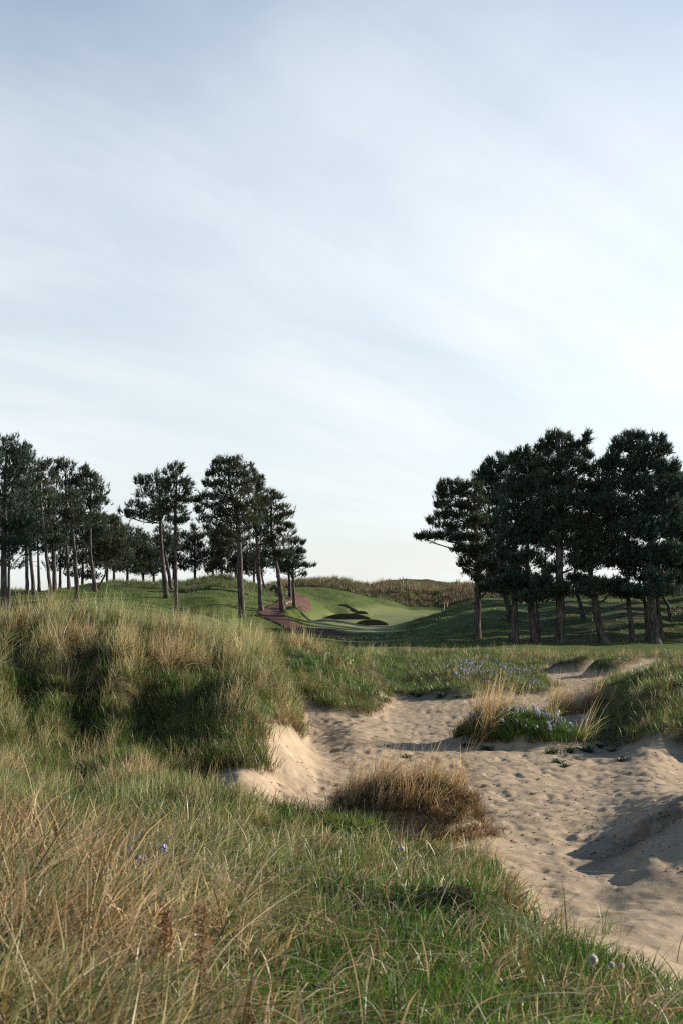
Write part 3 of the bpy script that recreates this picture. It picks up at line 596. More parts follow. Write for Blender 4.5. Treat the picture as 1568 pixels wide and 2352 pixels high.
def tuft_mesh(name, n, spread, hmin, hmax, lean_mu, lean_sd, curl, wmin, wmax, table, seed, mat_=None, wisps=0, root_dark=0.55):
    global rng; rng = np.random.default_rng(seed); mb = MB()
    r = np.abs(rng.normal(0, spread, n)); a = rng.uniform(0, 2 * np.pi, n)
    b = np.stack([r * np.cos(a), r * np.sin(a), np.full(n, -0.03)], 1)
    h = rng.uniform(hmin, hmax, n) * (1 - 0.25 * np.clip(r / (2.5 * spread), 0, 1))
    ln = np.stack([np.cos(a) * r / (spread * 2 + 1e-6) * 0.35, np.sin(a) * r / (spread * 2 + 1e-6) * 0.35], 1) + np.stack([rng.normal(lean_mu, lean_sd, n), rng.normal(0, lean_sd, n)], 1)
    cu = np.clip(rng.normal(curl, 0.15, n), 0, 0.95) * np.clip(np.linalg.norm(ln, axis=1), 0.3, 1.3)
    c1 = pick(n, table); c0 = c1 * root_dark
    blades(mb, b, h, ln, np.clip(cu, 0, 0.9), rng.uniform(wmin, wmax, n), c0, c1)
    V0 = mb.v[0].reshape(n, 9, 3); cen = np.array([[0.0, 0.0, -0.09]])       # root slivers tie every leaf to the crown below ground
    mb.add(np.concatenate([cen, V0[:, :2].reshape(-1, 3)]), np.stack([np.zeros(n, int), 1 + 2 * np.arange(n), 2 + 2 * np.arange(n)], 1), BROWN * 0.5)
    if wisps:                                           # seed stalks standing above the leaves
        k = wisps; rr = np.abs(rng.normal(0, spread * 0.7, k)); a = rng.uniform(0, 6.28, k)
        b = np.stack([rr * np.cos(a), rr * np.sin(a), np.zeros(k)], 1)
        c = pick(k, [(PALE, 2), (DRY, 2)])
        blades(mb, b, rng.uniform(hmax * 0.95, hmax * 1.25, k), np.stack([rng.normal(lean_mu * 0.5, 0.12, k), rng.normal(0, 0.12, k)], 1), np.full(k, 0.05), np.full(k, wmin * 0.9), c * 0.7, c)
    return mb.mesh(name, mat_ or M_GRASS, True)
T_DRY = [(DRY, 5), (PALE, 3), (BROWN, 3), (OLIVE, 1.5)]
T_MIX = [(DRY, 3), (PALE, 2), (BROWN, 1.5), (OLIVE, 2), (GREY, 2), (GRN, 1.5)]
T_GRN = [(GRN * .85, 5), (VIV * .85, 1.5), (OLIVE * .9, 4), (BROWN, 1.2), (DRY, 0.8)]
T_THA = [(BROWN, 4), (DRY, 4), (PALE, 3), (np.array([0.15, 0.10, 0.055]), 3)]
VAR = {}
for fam, args in {
    'marram_dry': (34, .12, .34, .85, .40, .36, .42, .008, .015, T_DRY), 'marram_mixed': (34, .13, .30, .78, .36, .38, .40, .008, .015, T_MIX),
    'green_grass': (40, .14, .10, .30, .15, .32, .32, .006, .012, T_GRN), 'thatch': (40, .18, .20, .50, .75, .65, .85, .008, .015, T_THA),
    'turf_rough': (44, .24, .05, .16, .10, .40, .40, .014, .026, [(GRN, 3), (OLIVE, 4), (DRY, 1)]),
    'far_marram': (34, .26, .5, 1.15, .22, .25, .22, .022, .042, [(DRY * 0.7, 3), (np.array([.17, .125, .08]), 5), (PALE * 0.75, 2), (np.array([.07, .065, .04]), 3)]),
    'fine_grass': (46, .13, .18, .48, .22, .30, .30, .004, .007, [(OLIVE, 4), (DRY, 3), (GRN, 3), (PALE, 1), (VIV, 1)]),
    'root_fringe': (44, .14, .12, .34, .25, .6, 1.35, .007, .013, [(BROWN, 5), (DRY, 2), (np.array([.12, .07, .035]), 4)]),
}.items():
    VAR[fam] = [tuft_mesh('%s_tuft' % fam, *args, seed=50 + 7 * i + len(fam), wisps=(6 if fam in ('marram_dry', 'marram_mixed') else 0)) for i in range(4)]

# instancing: the tufts named here are tuft objects that stand in the scene themselves
SRC = {}
def gn_group(name, objs):
    ng = bpy.data.node_groups.new(name, 'GeometryNodeTree')
    ng.interface.new_socket('Geometry', in_out='INPUT', socket_type='NodeSocketGeometry'); ng.interface.new_socket('Geometry', in_out='OUTPUT', socket_type='NodeSocketGeometry')
    n, l = ng.nodes, ng.links
    gi, go = n.new('NodeGroupInput'), n.new('NodeGroupOutput')
    jn = n.new('GeometryNodeJoinGeometry')
    for ob in reversed(objs):
        oi = n.new('GeometryNodeObjectInfo'); oi.inputs['Object'].default_value = ob; oi.inputs['As Instance'].default_value = True; oi.transform_space = 'ORIGINAL'
        l.new(oi.outputs['Geometry'], jn.inputs[0])
    ip = n.new('GeometryNodeInstanceOnPoints'); ip.inputs['Pick Instance'].default_value = True
    def attr(nm, ty):
        a = n.new('GeometryNodeInputNamedAttribute'); a.data_type = ty; a.inputs['Name'].default_value = nm
        return [s for s in a.outputs if s.enabled and s.name == 'Attribute'][0]
    er = n.new('FunctionNodeEulerToRotation'); l.new(attr('rot', 'FLOAT_VECTOR'), er.inputs[0])
    l.new(gi.outputs[0], ip.inputs['Points']); l.new(jn.outputs[0], ip.inputs['Instance'])
    l.new(attr('idx', 'INT'), ip.inputs['Instance Index']); l.new(er.outputs[0], ip.inputs['Rotation']); l.new(attr('scl', 'FLOAT_VECTOR'), ip.inputs['Scale'])
    l.new(ip.outputs[0], go.inputs[0]); return ng
def scatter(name, label, fam, x, y, scl, tint, yaw, tilt=None, dz=0.0):
    n = len(x); z = height(x, y) + dz
    me = bpy.data.meshes.new(name); me.vertices.add(n); me.vertices.foreach_set('co', np.stack([x, y, z], 1).ravel())
    rot = np.stack([rng.normal(0, .10, n), rng.normal(0, .10, n) if tilt is None else tilt, yaw], 1)
    def at(nm, ty, v, f='vector'):
        a = me.attributes.new(nm, ty, 'POINT'); a.data.foreach_set(f, np.ascontiguousarray(v).ravel())
    at('rot', 'FLOAT_VECTOR', rot.astype(np.float32)); at('idx', 'INT', rng.integers(0, len(SRC[fam]), n).astype(np.int32), 'value')
    at('scl', 'FLOAT_VECTOR', np.repeat(scl[:, None], 3, 1).astype(np.float32) if np.ndim(scl) == 1 else scl.astype(np.float32))
    at('tint', 'FLOAT_COLOR', np.concatenate([tint, np.ones((n, 1))], 1).astype(np.float32), 'color')
    o = link(name, me); md = o.modifiers.new('scatter', 'NODES'); md.node_group = gn_group(name, SRC[fam])
    tag(o, label, 'grass', None, 'stuff'); return o
def sample(n, D0, D1, u0=-0.27, u1=0.27, power=0.0):
    """points even in the picture: uniform in u, depth by power law between log-uniform (0) and uniform (1)"""
    u = rng.uniform(u0, u1, n); q = rng.random(n)
    D = D0 * (D1 / D0) ** q if power == 0 else (D0 ** power + q * (D1 ** power - D0 ** power)) ** (1 / power)
    return u * D, D
def tints(x, y, dry_bias=0.0, lo=0.7, hi=1.25):
    a = np.clip(fbm(x + 5, y, 2.2, 3) * 1.2 + 0.5 + dry_bias, 0, 1)[:, None]; b = rng.uniform(lo, hi, (len(x), 1)) * (1 + 0.32 * fbm(x, y + 40, 0.8, 2)[:, None])
    return (np.array([0.72, 0.98, 0.62]) * (1 - a) + np.array([1.12, 0.98, 0.86]) * a) * b

# free-standing tufts: things of their own, and the source of the scattered grass
LONE_G = {}
def lone_tuft(fam, k, vx, D, sc, label, rz=0.0, group=None, zs=1.0, dz=0.0):
    x = float(wx(vx, D)); o = link('marram_tuft' if 'marram' in fam else 'grass_tuft', VAR[fam][k], None, (x, D, hz(x, D) + dz))
    o['tint'] = (1.0, 1.0, 1.0); o.scale = (sc, sc, sc * zs); o.rotation_euler = (0, 0, rz)
    return tag(o, label, 'grass tuft', group)
rng = np.random.default_rng(5)
# solo meshes for lone tufts get plain (untinted) material through a white object tint: see tint note below
SPOTS = {
 'marram_mixed': [(1095, 26.9, 1.05, 'tall pale marram clump on the sunny end of the flowering hummock'), (1108, 26.6, 0.95, 'leaning marram clump beside the tallest one on the flowering hummock'),
                  (1205, 27.9, 0.95, 'pale arching marram clump at the back of the flowering hummock'), (1222, 28.1, 0.8, 'shorter marram clump at the back of the flowering hummock')],
 'marram_dry': [(1310, 34.0, 1.15, 'bushy golden marram clump standing alone on the sand beyond the hummock'), (1332, 33.6, 1.1, 'rusty marram clump tight beside the lone golden one'),
                (860, 15.9, 0.62, 'upright marram clump on the eroded tussock mound'), (975, 16.0, 0.62, 'thin marram clump on the bare end of the eroded tussock mound')],
 'green_grass': [(1180, 26.6, 1.0, 'low green grass tuft among bluebells on the hummock face'), (1150, 26.5, .9, 'green grass tuft under the tall marram of the hummock'), (1010, 15.3, .8, 'bright green sprouting tuft on the eroded tussock mound'), (1250, 26.6, .9, 'green grass tuft on the shaded face of the hummock')],
 'thatch': [(930, 15.2, .7, 'mat of dead curled grass on the eroded tussock mound'), (880, 15.2, .8, 'dark matted grass on the shaded side of the tussock mound'), (1030, 15.5, .6, 'pale curled straw on the lip of the tussock mound'), (905, 15.5, .7, 'dead straw tuft between the clumps of the tussock mound')],
 'turf_rough': [(930, 111, 1.4, 'coarse turf tuft at the foot of the right hill'), (1000, 116, 1.4, 'coarse turf tuft part way up the right hill'), (480, 108, 1.4, 'coarse turf tuft on the lit slope under the slender lone pine'), (600, 121, 1.4, 'coarse turf tuft at the outer verge of the red path')],
 'far_marram': [(925, 259, 1.5, 'tall dune grass clump on the highest point of the far dune'), (720, 249, 1.3, 'dune grass clump on the far ridge above the path'), (1050, 260, 1.3, 'dune grass clump on the far ridge above the flag'), (820, 262, 1.2, 'dune grass clump in the dip of the far ridge')],
 'fine_grass': [(1130, 11.4, 1.0, 'fine upright grass tuft at the grassy brink of the sand'), (1160, 11.2, .9, 'thin grass tuft on the brink, tips over the sand'), (1290, 10.6, .8, 'small grass tuft where the turf meets the sand'), (1390, 10.2, .8, 'small wispy grass tuft on the corner of the turf brink')],
 'root_fringe': [(1062, 14.95, .8, 'brown root fringe hanging from the tussock mound'), (820, 31.3, 1.1, 'brown root fringe hanging at the turf edge over the sand'), (842, 31.8, 1.1, 'brown root fringe on the corner of the turf shelf'), (668, 24.3, 1.0, 'brown root fringe at the foot of the big grassy dune')],
}
for fam, lst in SPOTS.items():
    SRC[fam] = [lone_tuft(fam, k, vx, D, sc, lb, rng.normal(0, .4)) for k, (vx, D, sc, lb) in enumerate(lst)]

def keep(m, *a): return [v[m] for v in a]
# -- big dune on the left and its shelf, marram with thatch below
yw = lambda n, s=0.55: rng.normal(0.0, s, n)
x, y = sample(60000, 14.2, 66); s = sandmask(x, y); a_, b_, c_ = hummock(x, y)
isl = (a_ > 0.12) | (b_ > 0.12)
left = ux(900) * y > x
tall = np.clip(0.08 + 1.2 * fbm(x + 9, y, 1.7, 3) + 0.75 * sstep(2.3, 2.95, base_h(x, y)), 0, 1)      # tall on crests, cropped in between
lawn = (ux(870) * y < x) & (y > 38.5) & (y < 50)                          # the bluebell lawn is low
strip = (y > 56) & (x > ux(820) * y)
hollow = (y < 19.2) & (x < ux(620) * y)
vv = x / y * FV + CXV; flank = sstep(400, 480, vv) * sstep(720, 660, vv) * sstep(20.5, 22, y) * sstep(36, 31, y)
tall = np.clip(tall + 0.25 * flank, 0, 1); tall = np.where(hollow, 0.30, tall)
tall = np.where(lawn, 0.02, np.where(strip, 0.25 + tall * 0.6, np.where(left, tall, tall * 0.6)))
dens = (s < 0.5) * ~isl * np.where(left, 1.0, np.where(strip, 0.55, 0.55))
pr = rng.random(len(x)); gap = sstep(-0.22, 0.18, fbm(x + 2, y + 5, 0.75, 2))
m = pr < dens * (0.10 + 0.26 * tall) * (0.22 + 0.78 * gap); x1, y1, t1 = keep(m, x, y, tall)
pm = rng.random(len(x1)); pd = 0.42 - 0.25 * t1; is_t = pm < pd; is_d = (pm >= pd) & (pm < pd + 0.30 + 0.1 * t1); is_m = ~is_t & ~is_d
sz = (0.36 + 0.40 * t1) * rng.uniform(0.7, 1.2, len(x1))
for nm, lb, fam, msk, k in (('marram_grass', 'dry golden marram over the big dune and its shelf', 'marram_dry', is_d, 1.0), ('marram_sward', 'grey-green and straw marram over the big dune and its shelf', 'marram_mixed', is_m, 1.0),
                            ('dead_grass', 'matted dead grass between the marram of the dunes', 'thatch', is_t, 1.2)):
    a, b, c = keep(msk, x1, y1, sz); scatter(nm, lb, fam, a, b, c * k, tints(a, b, 0.05 + 0.3 * (b > 50)), yw(len(a), 1.15))
m = (pr > 0.5) & (pr < 0.5 + 0.36 * dens * np.clip(1.0 - 0.8 * tall, 0.1, 1) * (1 - 0.6 * flank) * np.where(x > ux(1350) * y, 0.6, 1) * np.where(hollow, 0.35, 1)); a, b = keep(m, x, y)
scatter('dune_turf', 'low green grass on the dune slopes and the bluebell lawn', 'green_grass', a, b, rng.uniform(0.7, 1.35, len(a)), tints(a, b, -0.05 + 0.35 * (b > 52) + 0.4 * (a > ux(1350) * b), 0.6, 1.15), rng.uniform(-3.1, 3.1, len(a)))
# brown fringe of roots along every broken turf edge
x, y = sample(60000, 12, 62); s = sandmask(x, y); m = (s > 0.25) & (s < 0.6) & (rng.random(len(x)) < 0.5); a, b = keep(m, x, y)
scatter('root_edge', 'brown roots and straw along the broken turf edges above the sand', 'root_fringe', a, b, rng.uniform(0.45, 1.0, len(a)) * np.where(b < 20, 0.6, 1), tints(a, b, 0.3, 0.6, 1.1), rng.uniform(-3.1, 3.1, len(a)), None, -0.02)
# -- hummocks
def in_box(vx, D, rx, ry, n):
    return rng.uniform(-rx, rx, n) + float(wx(vx, D)), rng.uniform(-ry, ry, n) + D
x, y = in_box(1192, 27.1, 1.9, 1.1, 2900); a_ = hummock(x, y)[0]; m = (a_ > 0.14) & (rng.random(len(x)) < 0.42); a, b = keep(m, x, y)
scatter('hummock_turf', 'dark green grass covering the bluebell hummock in the sand', 'green_grass', a, b, rng.uniform(0.6, 1.05, len(a)), tints(a, b, -0.35, .6, 1.1), rng.uniform(-3, 3, len(a)))
m = (a_ > 0.1) & (rng.random(len(x)) < np.where((x < float(wx(1150, 27))) & (x > float(wx(1062, 27))), 0.075, np.where((y > 27.4) & (x < float(wx(1230, 27))), 0.035, 0.006))); a, b = keep(m, x, y)
scatter('hummock_marram', 'thin pale marram on the sunny end of the bluebell hummock', 'marram_mixed', a, b, rng.uniform(0.7, 1.2, len(a)), tints(a, b, 0.5, 1.0, 1.4), yw(len(a)))
x, y = in_box(1318, 33.8, .55, .5, 26)
scatter('lone_clump_marram', 'golden marram leaves of the lone clump on the sand', 'marram_dry', x, y, rng.uniform(0.8, 1.2, 26), tints(x, y, 0.3), yw(26))
x, y = in_box(925, 15.5, 1.1, 0.95, 1500); b_ = hummock(x, y)[1]; m = (b_ > 0.06) & (rng.random(len(x)) < 0.30); a, b = keep(m, x, y)
scatter('tussock_straw', 'dead curled straw covering the eroded tussock mound', 'thatch', a, b, rng.uniform(0.28, 0.62, len(a)), tints(a, b, -0.05, .45, 1.1), yw(len(a), 1.6))
m = (b_ > 0.22) & (rng.random(len(x)) < 0.10); a, b = keep(m, x, y)
scatter('tussock_marram', 'short golden marram on top of the eroded tussock mound', 'marram_dry', a, b, rng.uniform(0.35, 0.75, len(a)), tints(a, b, 0.1), yw(len(a)))
m = (b_ > 0.05) & (b_ < 0.32) & (x > float(wx(960, 15.5))) & (rng.random(len(x)) < 0.5); a, b = keep(m, x, y)
scatter('tussock_roots', 'brown roots hanging down the eroded face of the tussock mound', 'root_fringe', a, b, rng.uniform(0.4, 0.8, len(a)), tints(a, b, 0.2, .5, 1.1), yw(len(a), 1.5))

# -- foreground: every blade its own
def real_grass(name, label, x, y, scl, tint, nb, spread, hmin, hmax, lmu, lsd, curl, wmin, wmax, table):
    k = len(x); n = k * nb; bx = np.repeat(x, nb) + rng.normal(0, spread, n); by = np.repeat(y, nb) + rng.normal(0, spread, n); sc = np.repeat(scl, nb)
    face = np.repeat(rng.normal(0, 0.8, k), nb); lx = rng.normal(lmu, lsd, n); ly = rng.normal(0, lsd, n)
    ln = np.stack([lx * np.cos(face) - ly * np.sin(face), lx * np.sin(face) + ly * np.cos(face)], 1)
    cu = np.clip(rng.normal(curl, 0.18, n), 0, 0.95) * np.clip(np.linalg.norm(ln, axis=1), 0.3, 1.2)
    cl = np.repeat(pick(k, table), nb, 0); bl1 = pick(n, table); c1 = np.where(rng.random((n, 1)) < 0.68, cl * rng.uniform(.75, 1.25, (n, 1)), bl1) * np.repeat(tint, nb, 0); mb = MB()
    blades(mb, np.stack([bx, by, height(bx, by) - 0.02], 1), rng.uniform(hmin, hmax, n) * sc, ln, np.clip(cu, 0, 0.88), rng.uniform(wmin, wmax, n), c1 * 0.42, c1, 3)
    return tag(link(name, mb.mesh(name, M_GRASS1)), label, 'grass', None, 'stuff')
x, y = sample(9000, 2.3, 14.6, -0.32, 0.32, 0.45); s = sandmask(x, y); v = x / y * FV + CXV
fgm = (s < 0.5) & (hummock(x, y)[1] < 0.10)
leftness = 1 - sstep(200, 800, v + 260 * fbm(x, y, 1.3, 2))
rim = sstep(8.6, 10.2, y) * (1 - 0.5 * sstep(980, 1120, v)) * sstep(1320, 1180, v)
patch = np.clip(0.5 + 1.3 * fbm(x + 4, y + 8, 1.0, 2), 0, 1)
patch = patch * (1 - bump(x, y, 800, 9.3, 1.3, 1.0, 1.0, 0.5))
rim = rim * (1 - bump(x, y, 800, 9.3, 1.3, 1.0, 1.0, 0.5))
wt = np.clip(0.05 + 0.85 * leftness * (0.35 + 0.65 * patch) + 0.7 * rim * (0.4 + 0.6 * patch) + 0.12 * (patch > 0.85), 0, 1)
wt = wt * (0.25 + 0.75 * sstep(-0.2, 0.2, fbm(x + 12, y + 3, 0.55, 2)))
hs_ = np.where(y > 9.5, np.interp(v, [0, 420, 620], [1.0, .9, .58]), 0.88) * (0.45 + 0.55 * wt)
right = sstep(480, 760, v + 150 * fbm(x, y, 1.2, 2)) * (1 - rim)
bl = (1 - sstep(3.4, 5.0, y)) * (1 - sstep(350, 1050, v))                       # bleached straw at the viewer's feet
pr = rng.random(len(x)); pt = rng.random(len(x))
m = fgm & (pr < wt * 0.55 * (1 - 0.6 * right)) & (pt < 0.45); a, b, c = keep(m, x, y, hs_)
real_grass('near_marram', 'mixed green and straw marram of the near dune brow', a, b, c * rng.uniform(.7, 1.2, len(a)), tints(a, b, -0.05), 20, .07, .30, .80, .35, .42, .42, .007, .012, T_MIX)
m = fgm & (pr < wt * 0.55 * (1 - 0.6 * right)) & (pt >= 0.45); a, b, c = keep(m, x, y, hs_)
real_grass('near_straw', 'golden dry marram of the near dune brow', a, b, c * rng.uniform(.7, 1.2, len(a)), tints(a, b, 0.15), 18, .07, .30, .80, .42, .45, .52, .008, .014, [(DRY, 4), (PALE, 5), (BROWN, 1.5), (OLIVE, 1)])
m = fgm & (pr > 0.5) & (pr < 0.5 + 0.48 * (1 - 0.6 * wt)); a, b = keep(m, x, y)
real_grass('near_turf', 'lush low green grass of the near dune brow', a, b, rng.uniform(.6, 1.15, len(a)), tints(a, b, -0.25, .75, 1.25), 17, .085, .06, .22, .15, .5, .40, .006, .011, [(GRN, 5), (VIV, 5), (OLIVE, 2), (DRY, .5)])
m = fgm & (rng.random(len(x)) < (0.04 + 0.14 * sstep(0.05, 0.4, wt)) * (1 - 0.7 * right)); a, b = keep(m, x, y)
real_grass('near_fine_grass', 'fine upright grass among the turf of the near dune brow', a, b, rng.uniform(.5, 1.0, len(a)), tints(a, b, 0.0, .8, 1.2), 13, .12, .2, .48, .2, .3, .28, .0035, .006, [(OLIVE, 4), (DRY, 4), (GRN, 2), (PALE, 2)])
m = fgm & (rng.random(len(x)) < 0.05 * (1 - 0.7 * right) + 0.5 * bl + 0.08 * leftness); a, b = keep(m, x, y)
real_grass('near_thatch', 'bleached matted straw lying over the near dune brow', a, b, rng.uniform(.7, 1.2, len(a)), tints(a, b, 0.4, .9, 1.3), 20, .15, .16, .42, .8, .8, .85, .007, .013, [(PALE, 5), (DRY, 4), (BROWN, 2)])
# long arching single blades
mb = MB(); n = 2000; a, b = sample(n, 2.4, 9.5, -0.30, 0.30, 0.6); v = a / b * FV + CXV
kp = rng.random(n) < np.where(v < 600, 0.95, 0.10); a, b = keep(kp, a, b); n = len(a)
an = rng.normal(0, 0.9, n) + np.where(rng.random(n) < 0.3, np.pi, 0); ll = rng.uniform(0.5, 1.3, n)
c1 = pick(n, [(PALE, 4), (DRY, 4), (OLIVE, 1.5), (BROWN, 1.5), (GRN, 1)])
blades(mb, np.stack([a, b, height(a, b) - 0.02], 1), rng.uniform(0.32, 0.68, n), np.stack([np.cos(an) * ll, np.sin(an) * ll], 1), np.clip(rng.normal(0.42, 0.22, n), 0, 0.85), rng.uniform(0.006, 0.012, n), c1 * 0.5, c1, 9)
tag(link('long_grass', mb.mesh('long_grass', M_GRASS1)), 'long arching single grass blades over the near dune brow', 'grass', None, 'stuff')

# -- far ground
x, y = sample(9000, 234, 276, -0.25, 0.25, 1.0); m = (y > 238 + 3 * fbm(x, y, 8, 2)) & ((x / y < ux(1110)) | (rng.random(len(x)) < 0.4)); a, b = keep(m, x, y)
scatter('far_dune_grass', 'tall brown and straw dune grass over the far dunes', 'far_marram', a, b, rng.uniform(0.45, 1.5, len(a)) * (1 + 0.4 * fbm(a, b, 4, 2)), tints(a, b * 0.5, 0.1, .5, 1.2) * (1 + 0.5 * fbm(a, b, 6, 3))[:, None], yw(len(a), 1.0))
x, y = sample(15000, 92, 236, -0.25, 0.25, 1.0); gd = sdist(GREEN, x, y); rs = sdist(RISE, x, y)
m = (gd < -1) & (rng.random(len(x)) < np.where(rs > 0, 0.0, 0.30 + 0.5 * fbm(x, y, 5, 2))) & (y > 96); a, b = keep(m, x, y)
scatter('rough_turf', 'rough tussocky turf on the slopes under the pines', 'turf_rough', a, b, rng.uniform(0.8, 2.2, len(a)), tints(a * .4, b * .4, -0.1, .7, 1.1), rng.uniform(-3, 3, len(a)))
m = (rs > -1) & (rng.random(len(x)) < 0.8); a, b = keep(m, x, y)
scatter('rise_grass', 'long grass over the mound behind the lone pines', 'far_marram', a, b, rng.uniform(0.35, 0.75, len(a)), tints(a * .4, b * .4, -0.2, .7, 1.1) * np.array([0.85, 1.15, 0.8]), yw(len(a), 1.0))

# ------------------------------------------------------------------ the wood goes on over the right hill past the frame's edge; its shade lies on the slope
spots = [(1735, 99), (1840, 104), (1640, 119), (1715, 128), (1790, 113), (1880, 122), (1690, 141), (1960, 131), (1835, 142), (2020, 112), (1600, 134), (2080, 140), (1560, 146), (1760, 152), (1650, 107), (1690, 113), (1745, 119), (1610, 124), (1665, 132), (1780, 104)]
names = ['next pine along', 'second pine along', 'pine up the slope from', 'second pine up the slope from', 'pine beyond the second one of', 'pine high above', 'pine over the brow from', 'far pine up the slope from', 'far pine over the brow from', 'outermost pine along', 'pine just over the brow behind', 'outermost pine over the brow from', 'pine low behind the brow behind', 'second pine over the brow from', 'pine tucked behind', 'second pine tucked behind', 'third pine tucked behind', 'pine in the shade behind', 'second pine in the shade behind', 'pine between the first two past']
for k, (vx, D) in enumerate(spots):
    src = (39, 44, 36, 34)[k % 4]
    xx = float(wx(vx, D)); copy_tree(PINES[src], (xx, D, hz(xx, D) - 0.12), 0.9 * k, 0.9 + 0.04 * (k % 4), names[k] + ' the end of the front row, right hill', W4)

# ------------------------------------------------------------------ red path, draped over the turf
def ground_at(vx, vy, lo=2.0, hi=290.0):
    D = np.concatenate([np.arange(lo, 70, 0.06), np.arange(70, hi, 0.4)]); z = height(wx(vx, D), D); ray = wz(vy, D)
    k = np.argmax(z >= ray) if (z >= ray).any() else int(np.argmin(ray - z)); return float(wx(vx, D[k])), float(D[k]), float(z[k])
g = G('red_path'); ps = g.pos(); n1 = g.noise(1.2, 5, 0.6, ps); n2 = g.noise(30, 4, 0.7, ps)
cc = g.mixc(g.mr(n1, 0.3, 0.7), (0.085, 0.047, 0.038), (0.125, 0.072, 0.058)); cc = g.mixc(g.mr(n2, 0.35, 0.7, 0, 0.5), cc, (0.085, 0.045, 0.038))
M_PATH = g.end(g.princ(cc, 0.95, 0.05, g.bump(n2, 0.5, 0.03)))
def drape(name, pts, width, mat_, lift):
    C_ = np.array([(float(wx(v, D)), D) for v, D, _ in pts]); n = len(pts) * 12; S_ = spline(np.c_[C_, np.zeros(len(C_))], n)[:, :2]
    W_ = np.interp(np.linspace(0, 1, n), np.linspace(0, 1, len(width)), width); T_ = np.gradient(S_, axis=0); T_ /= np.linalg.norm(T_, axis=1)[:, None]
    Nn = np.stack([-T_[:, 1], T_[:, 0]], 1); q = np.linspace(-1, 1, 13); j_ = rng.normal(0, 0.08, (n, 1)) * (np.abs(q) == 1)
    XY = S_[:, None] + Nn[:, None] * (W_[:, None] * 0.5 * (q[None] + j_))[..., None]
    ZZ = height(XY[..., 0].ravel(), XY[..., 1].ravel()).reshape(n, 13) + lift - 0.10 * (np.abs(q) > 0.99)[None]
    i = np.arange(n - 1)[:, None] * 13; j = np.arange(12)[None]; mb = MB()
    mb.add(np.concatenate([XY, ZZ[..., None]], 2), np.stack([i + j, i + j + 1, i + 14 + j, i + 13 + j], -1).reshape(-1, 4))
    return tag(link(name, mb.mesh(name, mat_)), kind='structure')
drape('path', PATH, [2.8, 2.8, 2.4, 2.2, 2.2, 2.4, 2.0, 1.7, 1.8, 2.2, 2.4, 2.2, 2.0], M_PATH, 0.09)

# wooden edging along the path
g = G('weathered_timber'); n1 = g.noise(8, 4, 0.6, g.mapping(g.objc(), (1, 1, 8)))
M_TIMBER = g.end(g.princ(g.mixc(n1, (0.10, 0.075, 0.055), (0.26, 0.21, 0.16)), 0.85, 0.1, g.bump(n1, 0.4, 0.02)))
def box_mesh(name, sx, sy, sz, mat_, bev=0.012):
    import bmesh
    bm = bmesh.new(); bmesh.ops.create_cube(bm, size=1); bmesh.ops.scale(bm, vec=(sx, sy, sz), verts=bm.verts)
    bmesh.ops.bevel(bm, geom=bm.edges[:], offset=bev, segments=1, affect='EDGES'); me = bpy.data.meshes.new(name); bm.to_mesh(me); bm.free(); me.materials.append(mat_); return me
ed = bpy.data.objects.new('path_edging', None); COL.objects.link(ed); tag(ed, 'pale timber boards edging the red path at its bend', 'edging')
bl_ = [(1142, 2423), (1155, 2418), (1168, 2413), (1178, 2410)]
e0 = None; bm_ = box_mesh('edging_board', 1.0, 0.09, 0.22, M_TIMBER)
pts = [ground_at(a * KF, b * KF) for a, b in bl_]; ed.location = pts[0]
for p, q in zip(pts[:-1], pts[1:]):
    d = Vector(q) - Vector(p); o = link('board', bm_, ed, (Vector(p) + d * 0.5 + Vector((0, 0, 0.10))) - ed.location); o.scale = (max(d.length, .3), 1, 1); o.rotation_euler = (0, -math.atan2(d.z, d.xy.length), math.atan2(d.y, d.x))

# ------------------------------------------------------------------ sleeper steps in the bank behind the bunkers
st = bpy.data.objects.new('timber_steps', None); COL.objects.link(st); tag(st, 'flight of dark timber steps cut into the turf bank behind the bunkers', 'steps')
g = G('dark_sleeper'); n1 = g.noise(6, 4, 0.6, g.objc()); M_SLEEP = g.end(g.princ(g.mixc(n1, (0.04, 0.032, 0.026), (0.10, 0.08, 0.065)), 0.85, 0.1))
g = G('step_gravel'); n1 = g.noise(40, 4, 0.6, g.objc()); M_GRAV = g.end(g.princ(g.mixc(n1, (0.16, 0.12, 0.10), (0.26, 0.21, 0.18)), 0.95, 0.05))
p0 = np.array(ground_at(811, 1407.5)); p1 = np.array(ground_at(787, 1393.0)); p1[1] = min(p1[1], p0[1] + 6); st.location = p0
sm_ = box_mesh('riser_board', 1.15, 0.12, 0.22, M_SLEEP, 0.02); tm_ = box_mesh('tread_fill', 1.1, 0.95, 0.10, M_GRAV, 0.02)
for k in range(7):
    f = k / 6; q = p0 + (p1 - p0) * f; zz = p0[2] + 0.14 + (wz(1393.5, p1[1]) - p0[2]) * f
    link('riser', sm_, st, Vector((q[0], q[1], zz)) - st.location); link('tread', tm_, st, Vector((q[0], q[1] + 0.50, zz + 0.04)) - st.location)

